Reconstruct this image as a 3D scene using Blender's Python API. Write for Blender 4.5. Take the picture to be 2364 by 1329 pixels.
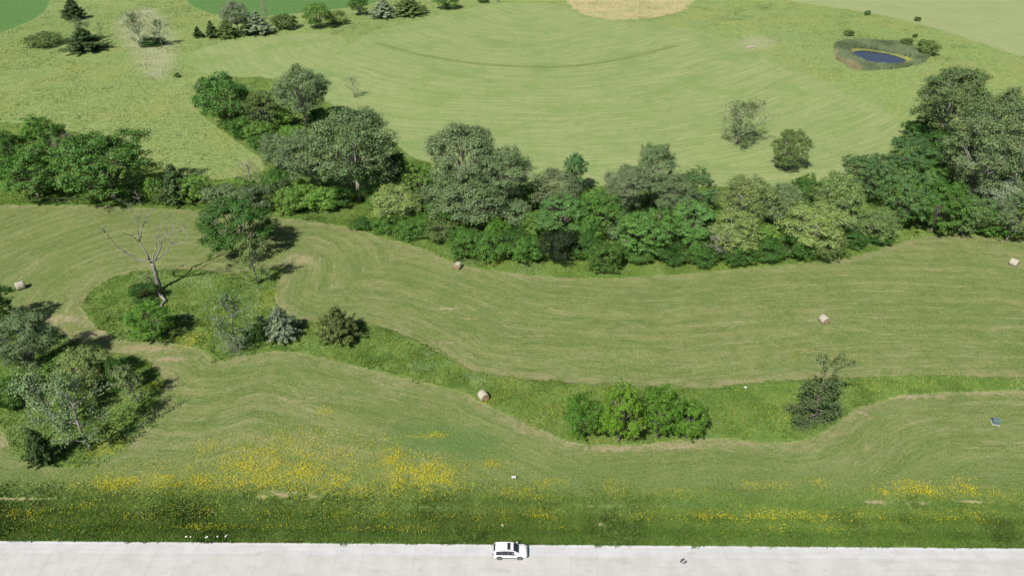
import bpy, math, random
import numpy as np
from mathutils import Vector, Matrix, noise as mnoise

random.seed(7)
RNG = np.random.default_rng(11)
for o in list(bpy.data.objects):
    bpy.data.objects.remove(o)
scene = bpy.context.scene
COL = scene.collection
R = math.radians

# ------------------------------------------------------------------ camera
CAM_H = 84.0
PITCH = R(34.5)
F_PX, CX, CY = 1576.0, 1182.0, 664.5          # photograph 2364 x 1329
cam_d = bpy.data.cameras.new('camera')
cam_d.sensor_width = 36.0
cam_d.lens = 36.0 * F_PX / 2364.0
cam_d.clip_start = 1.0
cam_d.clip_end = 20000.0
cam = bpy.data.objects.new('camera', cam_d)
cam.location = (0, 0, CAM_H)
cam.rotation_euler = (R(90) - PITCH, 0, 0)
COL.objects.link(cam)
scene.camera = cam
scene.render.resolution_x, scene.render.resolution_y = 1024, 575

# ------------------------------------------------------------------ light
SUN_ELEV = R(50)
SHADOW_AZ = R(33)                              # shadows run this far right of straight ahead
SHX, SHY = math.sin(SHADOW_AZ), math.cos(SHADOW_AZ)
to_sun = Vector((-SHX * math.cos(SUN_ELEV), -SHY * math.cos(SUN_ELEV), math.sin(SUN_ELEV)))
world = bpy.data.worlds.new('World')
scene.world = world
world.use_nodes = True
wn = world.node_tree.nodes
wl = world.node_tree.links
bg = wn['Background']
sky = wn.new('ShaderNodeTexSky')
sky.sky_type = 'NISHITA'
sky.sun_disc = False
sky.sun_elevation = SUN_ELEV
sky.sun_rotation = math.atan2(to_sun.x, to_sun.y)
wl.new(sky.outputs[0], bg.inputs[0])
bg.inputs[1].default_value = 0.06
sun_d = bpy.data.lights.new('sun', 'SUN')
sun_d.energy = 4.9
sun_d.angle = R(0.53)
sun_d.color = (1.0, 0.955, 0.88)
sun = bpy.data.objects.new('sun', sun_d)
sun.rotation_euler = to_sun.to_track_quat('Z', 'Y').to_euler()
sun.location = (-100, -100, 200)
COL.objects.link(sun)
vs = scene.view_settings
vs.view_transform = 'Standard'
vs.look = 'None'
vs.exposure = 0.27
vs.gamma = 1.0
scene.render.engine = 'CYCLES'

# ------------------------------------------------------------------ terrain
def sstep(a, b, t):
    t = np.clip((t - a) / (b - a), 0, 1)
    return t * t * (3 - 2 * t)

def G(x, y):
    x = np.asarray(x, float); y = np.asarray(y, float)
    far = sstep(62, 95, y)
    z = 0.40 * np.sin(x / 31 + 0.6) * np.sin(y / 27) * far
    z = z - 0.9 * np.exp(-((y - 172 + 0.05 * x) / 16) ** 2)
    z = z + 1.3 * np.sin(y / 75 - 2.1) * sstep(190, 270, y) * (0.7 + 0.3 * np.cos(x / 120))
    z = z - 0.38 * np.exp(-((y - 63.5) / 1.9) ** 2)
    z = z * (1 - sstep(900, 1500, np.hypot(x, y)))
    pd = np.hypot((x - POND[0]) / 17.0, (y - POND[1]) / 15.0) if POND else 9
    if POND:
        w = 1 - sstep(0.75, 1.8, pd)
        z = z * (1 - w) + w * (POND[2] - 0.5 * (1 - sstep(0.5, 1.0, pd)))
    return z
POND = None

def dep(py):
    return PITCH + math.atan((py - CY) / F_PX)

def P(px, py):
    """ground point seen at a pixel of the photograph"""
    t = math.tan(dep(py)); z = 0.0
    for _ in range(25):
        y = (CAM_H - z) / t
        zc = y * math.cos(PITCH) + (CAM_H - z) * math.sin(PITCH)
        x = (px - CX) / F_PX * zc
        z = 0.5 * z + 0.5 * float(G(x, y))
    return Vector((x, y, z))

_pp = P(2020, 134)
POND = (_pp.x, _pp.y, _pp.z)

def PA(pts):
    return np.array([P(*p)[:2] for p in pts])

def at_y(px, py, y):
    """point on the view ray of a pixel at ground distance y"""
    z = CAM_H - y * math.tan(dep(py))
    zc = y * math.cos(PITCH) + (CAM_H - z) * math.sin(PITCH)
    return Vector(((px - CX) / F_PX * zc, y, z))

def seg_dist(x, y, poly, closed):
    d = np.full(x.shape, 1e9)
    n = len(poly)
    for i in range(n if closed else n - 1):
        ax, ay = poly[i]; bx, by = poly[(i + 1) % n]
        dx, dy = bx - ax, by - ay
        L = dx * dx + dy * dy + 1e-9
        t = np.clip(((x - ax) * dx + (y - ay) * dy) / L, 0, 1)
        d = np.minimum(d, (x - ax - t * dx) ** 2 + (y - ay - t * dy) ** 2)
    return np.sqrt(d)

def smooth_poly(poly, closed=True, it=2):
    """Chaikin corner cutting so outlines run in curves"""
    p = np.asarray(poly)
    for _ in range(it):
        q = np.roll(p, -1, 0)
        a = p * 0.75 + q * 0.25; b = p * 0.25 + q * 0.75
        o = np.empty((2 * len(p), 2)); o[0::2] = a; o[1::2] = b
        if not closed:
            o = np.vstack([p[:1], o[:-2], p[-1:]])
        p = o
    return p

def sd_poly(x, y, poly):
    inside = np.zeros(x.shape, bool)
    n = len(poly)
    for i in range(n):
        ax, ay = poly[i]; bx, by = poly[(i + 1) % n]
        c = ((ay > y) != (by > y)) & (x < (bx - ax) * (y - ay) / (by - ay + 1e-12) + ax)
        inside ^= c
    d = seg_dist(x, y, poly, True)
    return np.where(inside, d, -d)

# ------------------------------------------------------------------ zones of the land (traced as places on the ground)
Z = {}
def zone(name, pts, smooth=1):
    p = PA(pts)
    Z[name] = smooth_poly(p, True, smooth) if smooth else p
zone('strip', [(183,695),(205,745),(280,790),(380,790),(440,800),(478,815),(497,838),(560,820),(640,808),(720,818),
    (800,840),(900,865),(960,878),(1060,902),(1110,928),(1200,968),(1290,1010),(1320,1022),(1400,1026),(1500,1024),(1640,1008),
    (1720,1016),(1800,1023),(1870,1013),(1920,987),(1970,946),(2040,920),(2110,908),(2200,906),(2290,902),(2500,900),
    (2500,872),(2300,872),(2180,865),(2080,868),(1960,871),(1850,876),(1740,883),(1640,896),(1560,897),(1450,890),(1350,885),
    (1250,878),(1150,868),(1085,855),(1040,830),(1000,806),(930,772),(870,751),(820,740),(740,742),(690,740),(645,716),(630,690),
    (637,660),(655,620),(600,620),(540,634),(470,622),(400,622),(330,625),(250,640)])
zone('hedge', [(700,508),(770,517),(850,538),(930,562),(1000,580),(1040,606),(1100,620),(1200,633),(1300,641),(1400,644),(1500,638),
    (1650,626),(1800,613),(1930,601),(2000,586),(2060,566),(2120,546),(2250,541),(2364,556),(2600,580),(2600,330),(2364,300),(2230,310),
    (2100,300),(2060,350),(2000,400),(1850,440),(1640,430),(1380,432),(1200,420),(960,375),(900,320),(780,250),(640,175),(460,185),
    (440,250),(550,330),(620,380),(600,400),(480,420),(400,400),(350,380),(250,340),(170,300),(0,280),(-200,290),(-200,470),
    (0,474),(200,474),(400,482),(600,497)])
zone('left', [(-200,730),(0,728),(60,730),(170,790),(230,815),(300,818),(355,848),(383,885),(372,920),(332,972),(300,1022),(262,1062),
    (190,1083),(100,1076),(40,1060),(8,1000),(-20,960),(-200,1000)])
zone('lush', [(880,990),(960,972),(1060,985),(1150,1000),(1165,1030),(1080,1062),(980,1040),(900,1030)])
zone('farmown', [(690,185),(800,110),(860,75),(1000,40),(1130,8),(1290,6),(1330,35),(1400,48),(1560,60),(1660,85),(1760,130),
    (1850,165),(1950,210),(2060,262),(2088,300),(2050,345),(1990,395),(1850,470),(1640,470),(1380,460),(1230,440),(1000,400),(930,360),
    (890,290),(790,245),(700,210)])
zone('farmown2', [(415,135),(480,105),(620,85),(740,75),(800,90),(790,120),(690,180),(590,180),(470,170)])
zone('crop1', [(-300,-40),(125,-40),(110,20),(80,45),(0,78),(-300,150)])
zone('crop2', [(405,-40),(430,10),(500,38),(600,40),(760,24),(880,6),(960,-40)])
zone('tan', [(1280,-30),(1610,-30),(1596,15),(1545,36),(1450,48),(1375,43),(1330,28)])
zone('fartop', [(1760,-40),(1800,0),(2000,28),(2150,62),(2260,98),(2364,132),(2600,200),(2600,-40)])
zone('pondring', [(1918,112),(1945,92),(2010,88),(2080,100),(2140,128),(2135,148),(2060,160),(1985,165),(1945,150)])
zone('grey1', [(290,20),(360,15),(400,60),(410,110),(400,180),(330,190),(300,120),(250,60)])
zone('grey2', [(1690,95),(1740,80),(1800,92),(1790,112),(1720,118)])
ARC = smooth_poly(PA([(872,100),(930,118),(1000,133),(1100,148),(1200,154),(1262,155)]), False, 2)
ARC2 = smooth_poly(PA([(1280,155),(1340,152),(1430,138),(1500,122),(1560,106)]), False, 2)
ARCL = np.vstack([PA([(800,60)]), ARC, ARC2, PA([(1640,85)])])
DRY_BLOB = [((690,600),5,3,.9),((1000,575),6,2.5,.3),((350,805),7,1.3,.9),((400,828),5,1.2,.9),((255,770),9,1.4,1),((150,735),9,2.2,.9),
    ((210,690),3,4,.6),((270,600),7,3,.35),((1240,990),7,1.6,.7),((1320,1020),3,1.4,.8),((1420,1034),7,1.0,.9),((1560,1030),8,.9,.9),((1700,1022),6,.8,.6),((1980,955),5,1.6,.6),
    ((2100,915),9,.9,.8),((2290,905),12,1.6,.7),((650,1140),3.4,1.0,.95),((720,1146),1.8,.9,.95),((610,1147),1.6,.5,1.0),((660,1158),1,.5,.8),
    ((975,1170),2.4,.25,1.1),((1375,1167),3.2,.25,1.1),((1530,1171),1.6,.3,1.1),((2020,1158),3,.45,1.2),((2120,1160),3,.35,1.1),((2240,1157),3,.5,1.1),
    ((40,1150),6,.35,1.2),((100,1150),3,.3,1),((1385,1210),.7,.7,1.0),((360,1020),8,5,.35),((1030,712),4,.5,1.1),((1085,735),2.5,.4,.9),((2030,733),3,.4,.9),
    ((700,920),14,1.6,.5),((900,890),9,1.0,.5),((1230,775),6,.4,.8),((2000,640),12,3,.3),((1030,790),3,.5,.8),((780,805),18,.5,.35),
    ((1180,900),3,1.5,.5),((20,1010),2.5,5,.7),((70,590),10,3,.3),((300,520),16,2,.35)]
DRY = [(P(*c)[:2], a, b, s) for c, a, b, s in DRY_BLOB]
FLOW = []   # centre, half extents in metres, amount: patches of yellow flowers
def flow(px, py, hx, hy, s):
    p = P(px, py); sc = F_PX / (p.y * math.cos(PITCH) + CAM_H * math.sin(PITCH))
    FLOW.append((p.x, p.y, hx / sc, hy / sc / math.sin(dep(py)), s))
for a in [(300,1118,62,18,1.1),(350,1105,50,14,.6),(475,1118,32,12,.9),(560,1060,50,28,.35),(650,1040,60,30,.4),(690,1088,32,13,.9),(600,1095,60,25,.5),
    (760,1110,70,30,.5),(900,1055,25,22,.9),(950,1085,60,22,1.1),(1000,1095,42,22,1.2),(930,1110,50,20,.7),(560,1120,60,14,.4),(850,1130,90,16,.4),(1010,1130,40,12,.35),
    (750,952,14,7,.8),(990,1007,40,6,.8),(1140,1072,34,7,.9),(1190,1135,45,12,.45),(1270,1115,30,10,.4),(1240,1148,50,10,.4),(1420,1128,20,16,.7),(1560,1140,60,10,.3),
    (1730,1120,25,8,.5),(1800,1120,35,8,.35),(1890,1115,20,8,.35),(2040,1142,25,8,.8),(2130,1135,80,14,.8),(2230,1128,30,18,.7),(2090,1112,25,6,.6),(2300,1145,40,14,.6),
    (200,1178,40,12,.7),(340,1190,60,12,.45),(460,1180,50,12,.35),(620,1188,60,10,.35),(790,1190,40,10,.6),(890,1185,30,10,.8),(1020,1195,80,8,.25),(1180,1190,65,10,.85),(1260,1192,40,10,.5),
    (1500,1190,45,10,.8),(1620,1195,80,10,.8),(1760,1192,80,11,.8),(1880,1195,50,10,.7),(2020,1192,60,14,.55),(2150,1195,60,10,.5),(2260,1190,40,14,.5),
    (470,1218,70,6,.4),(650,1218,70,6,.3),(780,1220,60,5,.4),(940,1222,60,6,.4),(1110,1218,45,5,.6),(1280,1220,40,4,.4),(1760,1222,60,8,.4),(1930,1225,40,8,.3),(1680,1235,60,6,.25),
    (60,1190,60,12,.5),(100,1220,60,6,.3),(240,1225,60,6,.3),(480,770,35,20,.6),(430,790,30,14,.6),(510,720,30,20,.35),(620,690,22,25,.4),(640,640,14,10,.3),(360,890,16,8,.9),(280,1022,12,8,.7),
    (240,1040,30,12,.35),(420,530,30,10,.3),(480,1035,20,14,.3),(1120,928,14,6,.5),(1960,830,40,12,.25),(1150,610,40,8,.25),(870,745,25,6,.3),(1840,820,20,8,.2),(680,1085,260,45,.22),(420,1110,200,30,.22),(900,1120,220,35,.18),(700,1030,140,40,.15)]:
    flow(*a)

ROAD_C = P(1182, 1256.5)
_l, _r = P(0, 1248), P(2364, 1265)
ROAD_ANG = math.atan2(_r.y - _l.y, _r.x - _l.x)
def road_y(x):
    return ROAD_C.y + (x - ROAD_C.x) * math.tan(ROAD_ANG)

def box_sd(x, y, poly, pad=14.0):
    """signed distance, only worked out near the outline's box"""
    out = np.full(x.shape, -60.0)
    lo = poly.min(0) - pad; hi = poly.max(0) + pad
    k = (x > lo[0]) & (x < hi[0]) & (y > lo[1]) & (y < hi[1])
    if k.any():
        out[k] = sd_poly(x[k], y[k], poly)
    return out

def fields(x, y, keys=None):
    """what grows at every point"""
    m = {}
    want = lambda *k: keys is None or any(q in keys for q in k)
    if want('tall', 'row'):
        s = sd_poly(x, y, Z['strip']) if keys is None or 'row' in keys else box_sd(x, y, Z['strip'])
        m['tall'] = np.maximum(np.maximum(s, box_sd(x, y, Z['hedge'])), box_sd(x, y, Z['left']))
        if want('row'):
            m['row'] = np.where(y < 185, np.abs(s), seg_dist(x, y, ARCL, False))
    if want('lush'): m['lush'] = box_sd(x, y, Z['lush'])
    if want('farmown', 'fartop'):
        m['fartop'] = box_sd(x, y, Z['fartop'])
        m['farmown'] = np.maximum(np.maximum(box_sd(x, y, Z['farmown']), box_sd(x, y, Z['farmown2'])), m['fartop'])
    if want('crop'): m['crop'] = np.maximum(box_sd(x, y, Z['crop1']), box_sd(x, y, Z['crop2']))
    if want('tan'): m['tan'] = box_sd(x, y, Z['tan'])
    if want('pondring'): m['pondring'] = box_sd(x, y, Z['pondring'])
    if want('grey'): m['grey'] = np.maximum(box_sd(x, y, Z['grey1']), box_sd(x, y, Z['grey2']))
    if want('arc'): m['arc'] = 2.1 - np.minimum(seg_dist(x, y, ARC, False), seg_dist(x, y, ARC2, False))
    if want('verge'): m['verge'] = 9.2 - (y - road_y(x))
    def blobs(lst):
        d = np.zeros(x.shape); mx = np.zeros(x.shape)
        for cx, cy, ax, ay, st in lst:
            if st <= 0: continue
            k = (np.abs(x - cx) < 2.6 * ax) & (np.abs(y - cy) < 2.6 * ay)
            v = st * np.exp(-(((x[k] - cx) / ax) ** 2 + ((y[k] - cy) / ay) ** 2))
            d[k] += v; mx[k] = np.maximum(mx[k], v)
        return d, mx
    if want('dry'): m['dry'] = blobs([(c[0], c[1], ax, ay, st) for c, ax, ay, st in DRY])[1]
    if want('flower'): m['flower'] = np.clip(blobs(FLOW)[0], 0, 1.3)
    return m

# ------------------------------------------------------------------ helpers
def mesh_np(name, verts, faces, mat=None, smooth=False):
    """verts (N,3); faces (M,k) all of one size, or list of those arrays"""
    if not isinstance(faces, list):
        faces = [faces]
    faces = [np.asarray(f, np.int32) for f in faces if len(f)]
    me = bpy.data.meshes.new(name)
    me.vertices.add(len(verts))
    me.vertices.foreach_set('co', np.asarray(verts, np.float32).ravel())
    idx = np.concatenate([f.ravel() for f in faces])
    tot = np.concatenate([np.full(len(f), f.shape[1], np.int32) for f in faces])
    st = np.concatenate([[0], np.cumsum(tot)[:-1]]).astype(np.int32)
    me.loops.add(len(idx)); me.loops.foreach_set('vertex_index', idx)
    me.polygons.add(len(tot)); me.polygons.foreach_set('loop_start', st)
    me.polygons.foreach_set('loop_total', tot)
    if smooth:
        me.polygons.foreach_set('use_smooth', np.ones(len(tot), bool))
    me.update(calc_edges=True)
    if mat:
        me.materials.append(mat)
    return me

def link(name, data, parent=None, loc=None, rot=None):
    o = bpy.data.objects.new(name, data)
    COL.objects.link(o)
    if parent:
        o.parent = parent
    if loc is not None:
        o.location = loc
    if rot is not None:
        o.rotation_euler = rot
    return o

def tag(o, label, cat, group=None):
    o['label'] = label; o['category'] = cat
    if group:
        o['group'] = group
    return o

class MB:
    """collects simple solids into one mesh"""
    def __init__(s):
        s.v = []; s.f = []
    def add(s, vs, fs):
        n = len(s.v); s.v += [tuple(v) for v in vs]; s.f += [tuple(i + n for i in f) for f in fs]
    def box(s, c, d, rz=0, taper=1.0):
        vs = []
        for sz in (-1, 1):
            t = taper if sz > 0 else 1
            for sx, sy in ((-1, -1), (1, -1), (1, 1), (-1, 1)):
                x, y = sx * d[0] / 2 * t, sy * d[1] / 2 * t
                vs.append((c[0] + x * math.cos(rz) - y * math.sin(rz), c[1] + x * math.sin(rz) + y * math.cos(rz), c[2] + sz * d[2] / 2))
        s.add(vs, [(3, 2, 1, 0), (4, 5, 6, 7), (0, 1, 5, 4), (1, 2, 6, 5), (2, 3, 7, 6), (3, 0, 4, 7)])
    def tube(s, pts, rad, n=6, cap=True):
        pts = [Vector(p) for p in pts]
        rings = []; up = Vector((0.31, 0.17, 0.93)).normalized()
        for i, p in enumerate(pts):
            d = (pts[min(i + 1, len(pts) - 1)] - pts[max(i - 1, 0)])
            if d.length < 1e-6: d = Vector((0, 0, 1))
            d.normalize()
            a = d.cross(up)
            if a.length < 1e-3: a = d.cross(Vector((1, 0, 0)))
            a.normalize(); b = d.cross(a)
            rings.append([p + (a * math.cos(2 * math.pi * k / n) + b * math.sin(2 * math.pi * k / n)) * rad[i] for k in range(n)])
        vs = [v for r in rings for v in r]; fs = []
        for i in range(len(rings) - 1):
            for k in range(n):
                k2 = (k + 1) % n
                fs.append((i * n + k, i * n + k2, (i + 1) * n + k2, (i + 1) * n + k))
        if cap:
            fs.append(tuple(range(n - 1, -1, -1))); fs.append(tuple((len(rings) - 1) * n + k for k in range(n)))
        s.add(vs, fs)
    def mesh(s, name, mat, smooth=False):
        me = bpy.data.meshes.new(name)
        me.from_pydata(s.v, [], s.f)
        if smooth:
            for p in me.polygons: p.use_smooth = True
        me.update()
        if mat: me.materials.append(mat)
        return me
    def build(s, name, mat, parent=None, smooth=False, loc=None, rot=None):
        return link(name, s.mesh(name, mat, smooth), parent, loc, rot)

class NT:
    """short-hand for building node materials"""
    def __init__(s, name, rough=0.8, spec=0.2):
        s.m = bpy.data.materials.new(name); s.m.use_nodes = True
        s.t = s.m.node_tree; s.n = s.t.nodes; s.l = s.t.links
        s.b = s.n['Principled BSDF']
        s.b.inputs['Roughness'].default_value = rough
        s.b.inputs['Specular IOR Level'].default_value = spec
        s.out = s.n['Material Output']
    def put(s, v, sock):
        if hasattr(v, 'node'): s.l.new(v, sock)
        elif isinstance(v, (tuple, list)) and len(v) == 3 and sock.type == 'RGBA': sock.default_value = (*v, 1)
        else: sock.default_value = v
    def attr(s, name):
        n = s.n.new('ShaderNodeAttribute'); n.attribute_name = name; return n.outputs['Fac']
    def attrc(s, name):
        n = s.n.new('ShaderNodeAttribute'); n.attribute_name = name; return n.outputs['Color']
    def math(s, op, a, b=0.0, c=None, clamp=False):
        n = s.n.new('ShaderNodeMath'); n.operation = op; n.use_clamp = clamp
        s.put(a, n.inputs[0]); s.put(b, n.inputs[1])
        if c is not None: s.put(c, n.inputs[2])
        return n.outputs[0]
    def ramp(s, v, a, b):
        n = s.n.new('ShaderNodeMapRange'); n.interpolation_type = 'SMOOTHSTEP'
        s.put(v, n.inputs[0]); n.inputs[1].default_value = a; n.inputs[2].default_value = b
        return n.outputs[0]
    def mix(s, f, a, b, mode='MIX'):
        n = s.n.new('ShaderNodeMix'); n.data_type = 'RGBA'; n.blend_type = mode; n.clamp_factor = True
        s.put(f, n.inputs[0]); s.put(a, n.inputs[6]); s.put(b, n.inputs[7])
        return n.outputs[2]
    def noise(s, vec, scale, detail=3, rough=0.55, dist=0.0):
        n = s.n.new('ShaderNodeTexNoise'); s.put(vec, n.inputs['Vector'])
        n.inputs['Scale'].default_value = scale; n.inputs['Detail'].default_value = detail
        n.inputs['Roughness'].default_value = rough; n.inputs['Distortion'].default_value = dist
        return n.outputs['Fac']
    def pos(s):
        return s.n.new('ShaderNodeNewGeometry').outputs['Position']
    def obj(s):
        return s.n.new('ShaderNodeTexCoord').outputs['Object']
    def vec(s, x, y, z=0.0):
        n = s.n.new('ShaderNodeCombineXYZ'); s.put(x, n.inputs[0]); s.put(y, n.inputs[1]); s.put(z, n.inputs[2]); return n.outputs[0]
    def sep(s, v):
        n = s.n.new('ShaderNodeSeparateXYZ'); s.put(v, n.inputs[0]); return n.outputs
    def bump(s, h, strength=0.5, dist=0.1):
        n = s.n.new('ShaderNodeBump'); n.inputs['Strength'].default_value = strength; n.inputs['Distance'].default_value = dist
        s.put(h, n.inputs['Height']); s.l.new(n.outputs[0], s.b.inputs['Normal'])
    def color(s, c):
        s.put(c, s.b.inputs['Base Color']); return s.m

# ------------------------------------------------------------------ ground material
def ground_material():
    n = NT('grassland', 0.95, 0.05)
    p = n.pos(); X, Y, _z = n.sep(p)
    fine = n.noise(p, 2.6, 4, 0.7)
    mid = n.noise(p, 0.55, 4, 0.7)
    big = n.noise(p, 0.06, 3, 0.5)
    big2 = n.noise(n.vec(Y, X, 7.0), 0.11, 4, 0.6)
    row = n.attr('row')
    wob = n.math('ADD', row, n.math('MULTIPLY', n.noise(p, 0.05, 2), 3.0))
    streak = n.noise(n.vec(n.math('MULTIPLY', wob, 1.7), n.math('MULTIPLY', X, 0.16), n.math('MULTIPLY', Y, 0.05)), 1.0, 6, 0.72)
    fleck = n.noise(n.vec(n.math('MULTIPLY', wob, 3.4), n.math('MULTIPLY', X, 0.55), n.math('MULTIPLY', Y, 0.2)), 1.0, 5, 0.75)
    swath = n.noise(n.vec(n.math('MULTIPLY', wob, 0.42), n.math('MULTIPLY', X, 0.015), 3.0), 1.0, 2, 0.5)
    # mown hay stubble
    c = n.mix(n.ramp(streak, 0.36, 0.62), (0.112, 0.165, 0.042), (0.192, 0.228, 0.080))
    c = n.mix(n.ramp(swath, 0.40, 0.65), c, n.mix(0.55, c, (0.252, 0.262, 0.108)))
    c = n.mix(n.math('MULTIPLY', n.ramp(big2, 0.42, 0.66), 0.75), c, (0.128, 0.182, 0.046))
    c = n.mix(n.math('MULTIPLY', n.ramp(mid, 0.48, 0.70), 0.6), c, (0.115, 0.165, 0.040))
    c = n.mix(n.math('MULTIPLY', n.ramp(streak, 0.58, 0.74), 0.8), c, (0.400, 0.355, 0.215))
    c = n.mix(n.math('MULTIPLY', n.ramp(fleck, 0.56, 0.70), 0.55), c, (0.390, 0.365, 0.215))
    c = n.mix(n.math('MULTIPLY', n.ramp(fleck, 0.46, 0.32), 0.6), c, (0.115, 0.170, 0.042))
    # mower passes
    ln = n.math('SINE', n.math('ADD', n.math('MULTIPLY', row, 2.05), n.math('MULTIPLY', n.noise(p, 0.12, 3), 5.0)))
    c = n.mix(n.math('MULTIPLY', n.math('MULTIPLY', n.ramp(ln, 0.55, 1.0), n.ramp(n.noise(n.vec(n.math('MULTIPLY', X, 0.3), n.math('MULTIPLY', Y, 0.5), 5.0), 0.5, 4, 0.7), 0.45, 0.65)), 0.36), c, (0.345, 0.325, 0.180))
    c = n.mix(n.math('MULTIPLY', n.math('MULTIPLY', n.ramp(ln, -0.6, -1.0), n.ramp(mid, 0.42, 0.62)), 0.5), c, (0.095, 0.145, 0.032))
    # dry and bare spots
    dry = n.math('ADD', n.attr('dry'), n.math('MULTIPLY', n.math('SUBTRACT', n.noise(p, 0.8, 5, 0.75), 0.5), 2.4))
    c = n.mix(n.math('MULTIPLY', n.ramp(dry, 0.35, 0.95), 0.85), c, (0.365, 0.300, 0.185))
    edge = n.math('MULTIPLY', n.ramp(n.attr('tall'), -3.2, -0.8), n.ramp(n.noise(p, 0.30, 4, 0.7), 0.40, 0.66))
    c = n.mix(n.math('MULTIPLY', edge, 0.6), c, (0.315, 0.272, 0.155))
    # pasture far off and hay field beyond the hedge
    far = n.ramp(n.attr('far'), 0.2, 0.8)
    past = n.mix(n.ramp(mid, 0.35, 0.65), (0.165, 0.240, 0.070), (0.250, 0.315, 0.110))
    past = n.mix(n.math('MULTIPLY', n.ramp(n.noise(p, 0.035, 4, 0.6), 0.45, 0.65), 0.45), past, (0.275, 0.290, 0.090))
    past = n.mix(n.math('MULTIPLY', n.ramp(n.noise(p, 0.025, 3, 0.6, 0.5), 0.52, 0.70), 0.6), past, (0.205, 0.290, 0.110))
    past = n.mix(n.ramp(n.math('ADD', n.attr('grey'), n.math('MULTIPLY', mid, 6.0)), 0.0, 9.0), past, (0.315, 0.335, 0.190))
    c = n.mix(far, c, past)
    edgen = n.math('MULTIPLY', n.math('SUBTRACT', n.noise(p, 0.5, 3, 0.6), 0.5), 3.2)
    fw = n.math('ADD', row, n.math('MULTIPLY', n.noise(p, 0.02, 2), 8.0))
    fst = n.noise(n.vec(n.math('MULTIPLY', fw, 0.85), n.math('MULTIPLY', X, 0.05), n.math('MULTIPLY', Y, 0.02)), 1.0, 6, 0.72)
    edgef = n.math('MULTIPLY', n.math('SUBTRACT', n.noise(p, 0.16, 5, 0.7), 0.5), 11.0)
    fm = n.mix(n.ramp(fst, 0.36, 0.64), (0.205, 0.275, 0.098), (0.290, 0.335, 0.140))
    fm = n.mix(n.math('MULTIPLY', n.ramp(n.noise(p, 0.05, 5, 0.65), 0.48, 0.66), 0.7), fm, (0.175, 0.262, 0.082))
    fm = n.mix(n.math('MULTIPLY', n.ramp(n.noise(p, 0.3, 4, 0.75), 0.50, 0.68), 0.5), fm, (0.160, 0.230, 0.075))
    fm = n.mix(n.math('MULTIPLY', n.ramp(fst, 0.60, 0.74), 0.7), fm, (0.370, 0.365, 0.195))
    c = n.mix(n.ramp(n.math('ADD', n.attr('farmown'), edgef), -2.0, 2.0), c, fm)
    c = n.mix(n.ramp(n.math('ADD', n.attr('fartop'), edgef), -2.0, 2.0), c, n.mix(0.45, fm, (0.340, 0.360, 0.190)))
    c = n.mix(n.ramp(n.math('ADD', n.attr('crop'), n.math('MULTIPLY', edgef, 0.3)), -0.8, 0.8), c, n.mix(n.ramp(mid, 0.3, 0.7), (0.065, 0.160, 0.040), (0.100, 0.210, 0.062)))
    c = n.mix(n.ramp(n.math('ADD', n.attr('tan'), edgef), -1.5, 1.5), c, n.mix(n.ramp(mid, 0.3, 0.7), (0.420, 0.350, 0.175), (0.500, 0.430, 0.240)))
    # unmown strips
    tallm = n.ramp(n.math('ADD', n.attr('tall'), n.math('MULTIPLY', edgen, 0.55)), -0.35, 0.35)
    t = n.mix(n.ramp(n.noise(p, 0.22, 4, 0.65), 0.36, 0.64), (0.070, 0.135, 0.020), (0.138, 0.215, 0.045))
    t = n.mix(n.math('MULTIPLY', n.ramp(big2, 0.5, 0.68), 0.55), t, (0.185, 0.225, 0.045))
    t = n.mix(n.math('MULTIPLY', n.ramp(n.noise(p, 0.10, 3, 0.6), 0.55, 0.70), 0.5), t, (0.200, 0.275, 0.125))
    c = n.mix(tallm, c, t)
    c = n.mix(n.math('MULTIPLY', n.ramp(n.math('ADD', n.attr('arc'), n.math('MULTIPLY', edgef, 0.28)), -0.3, 1.6), 0.7), c, (0.140, 0.190, 0.052))
    lushm = n.ramp(n.math('ADD', n.attr('lush'), n.math('MULTIPLY', edgen, 1.6)), -1.6, 1.8)
    c = n.mix(n.math('MULTIPLY', lushm, 0.75), c, (0.085, 0.165, 0.042))
    # roadside verge, lush and dark
    ver = n.math('ADD', n.attr('verge'), edgen)
    c = n.mix(n.math('MULTIPLY', n.math('MULTIPLY', n.ramp(ver, -11.0, 1.0), 0.7), n.math('SUBTRACT', 1.0, n.ramp(dry, 0.55, 0.95))), c, (0.105, 0.168, 0.040))
    vg = n.mix(n.ramp(n.noise(p, 0.8, 4, 0.7), 0.35, 0.65), (0.075, 0.138, 0.026), (0.125, 0.192, 0.044))
    c = n.mix(n.math('MULTIPLY', n.ramp(ver, -2.5, 3.5), n.math('SUBTRACT', 1.0, n.ramp(dry, 0.75, 1.05))), c, vg)
    c = n.mix(n.math('MULTIPLY', n.math('MULTIPLY', n.attr('flower'), n.ramp(n.noise(p, 0.9, 5, 0.75), 0.38, 0.62)), 0.45), c, (0.330, 0.300, 0.030))
    # pond margin
    c = n.mix(n.ramp(n.math('ADD', n.attr('pondring'), edgen), -1.0, 0.8), c, (0.120, 0.165, 0.070))
    # grain
    c = n.mix(n.math('MULTIPLY', n.ramp(fine, 0.40, 0.72), 0.32), c, n.mix(0.5, c, (0.42, 0.40, 0.24)))
    c = n.mix(n.math('MULTIPLY', n.ramp(fine, 0.56, 0.30), 0.40), c, n.mix(0.55, c, (0.030, 0.050, 0.012)))
    c = n.mix(n.math('MULTIPLY', big, 0.22), c, n.mix(0.5, c, (0.13, 0.19, 0.05)))
    h = n.math('ADD', n.math('MULTIPLY', fine, 0.6), n.math('MULTIPLY', n.math('MULTIPLY', mid, 1.6), n.math('ADD', 0.25, tallm)))
    h = n.math('ADD', h, n.math('MULTIPLY', streak, 0.5))
    h = n.math('ADD', h, n.math('MULTIPLY', fleck, 0.7))
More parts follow.
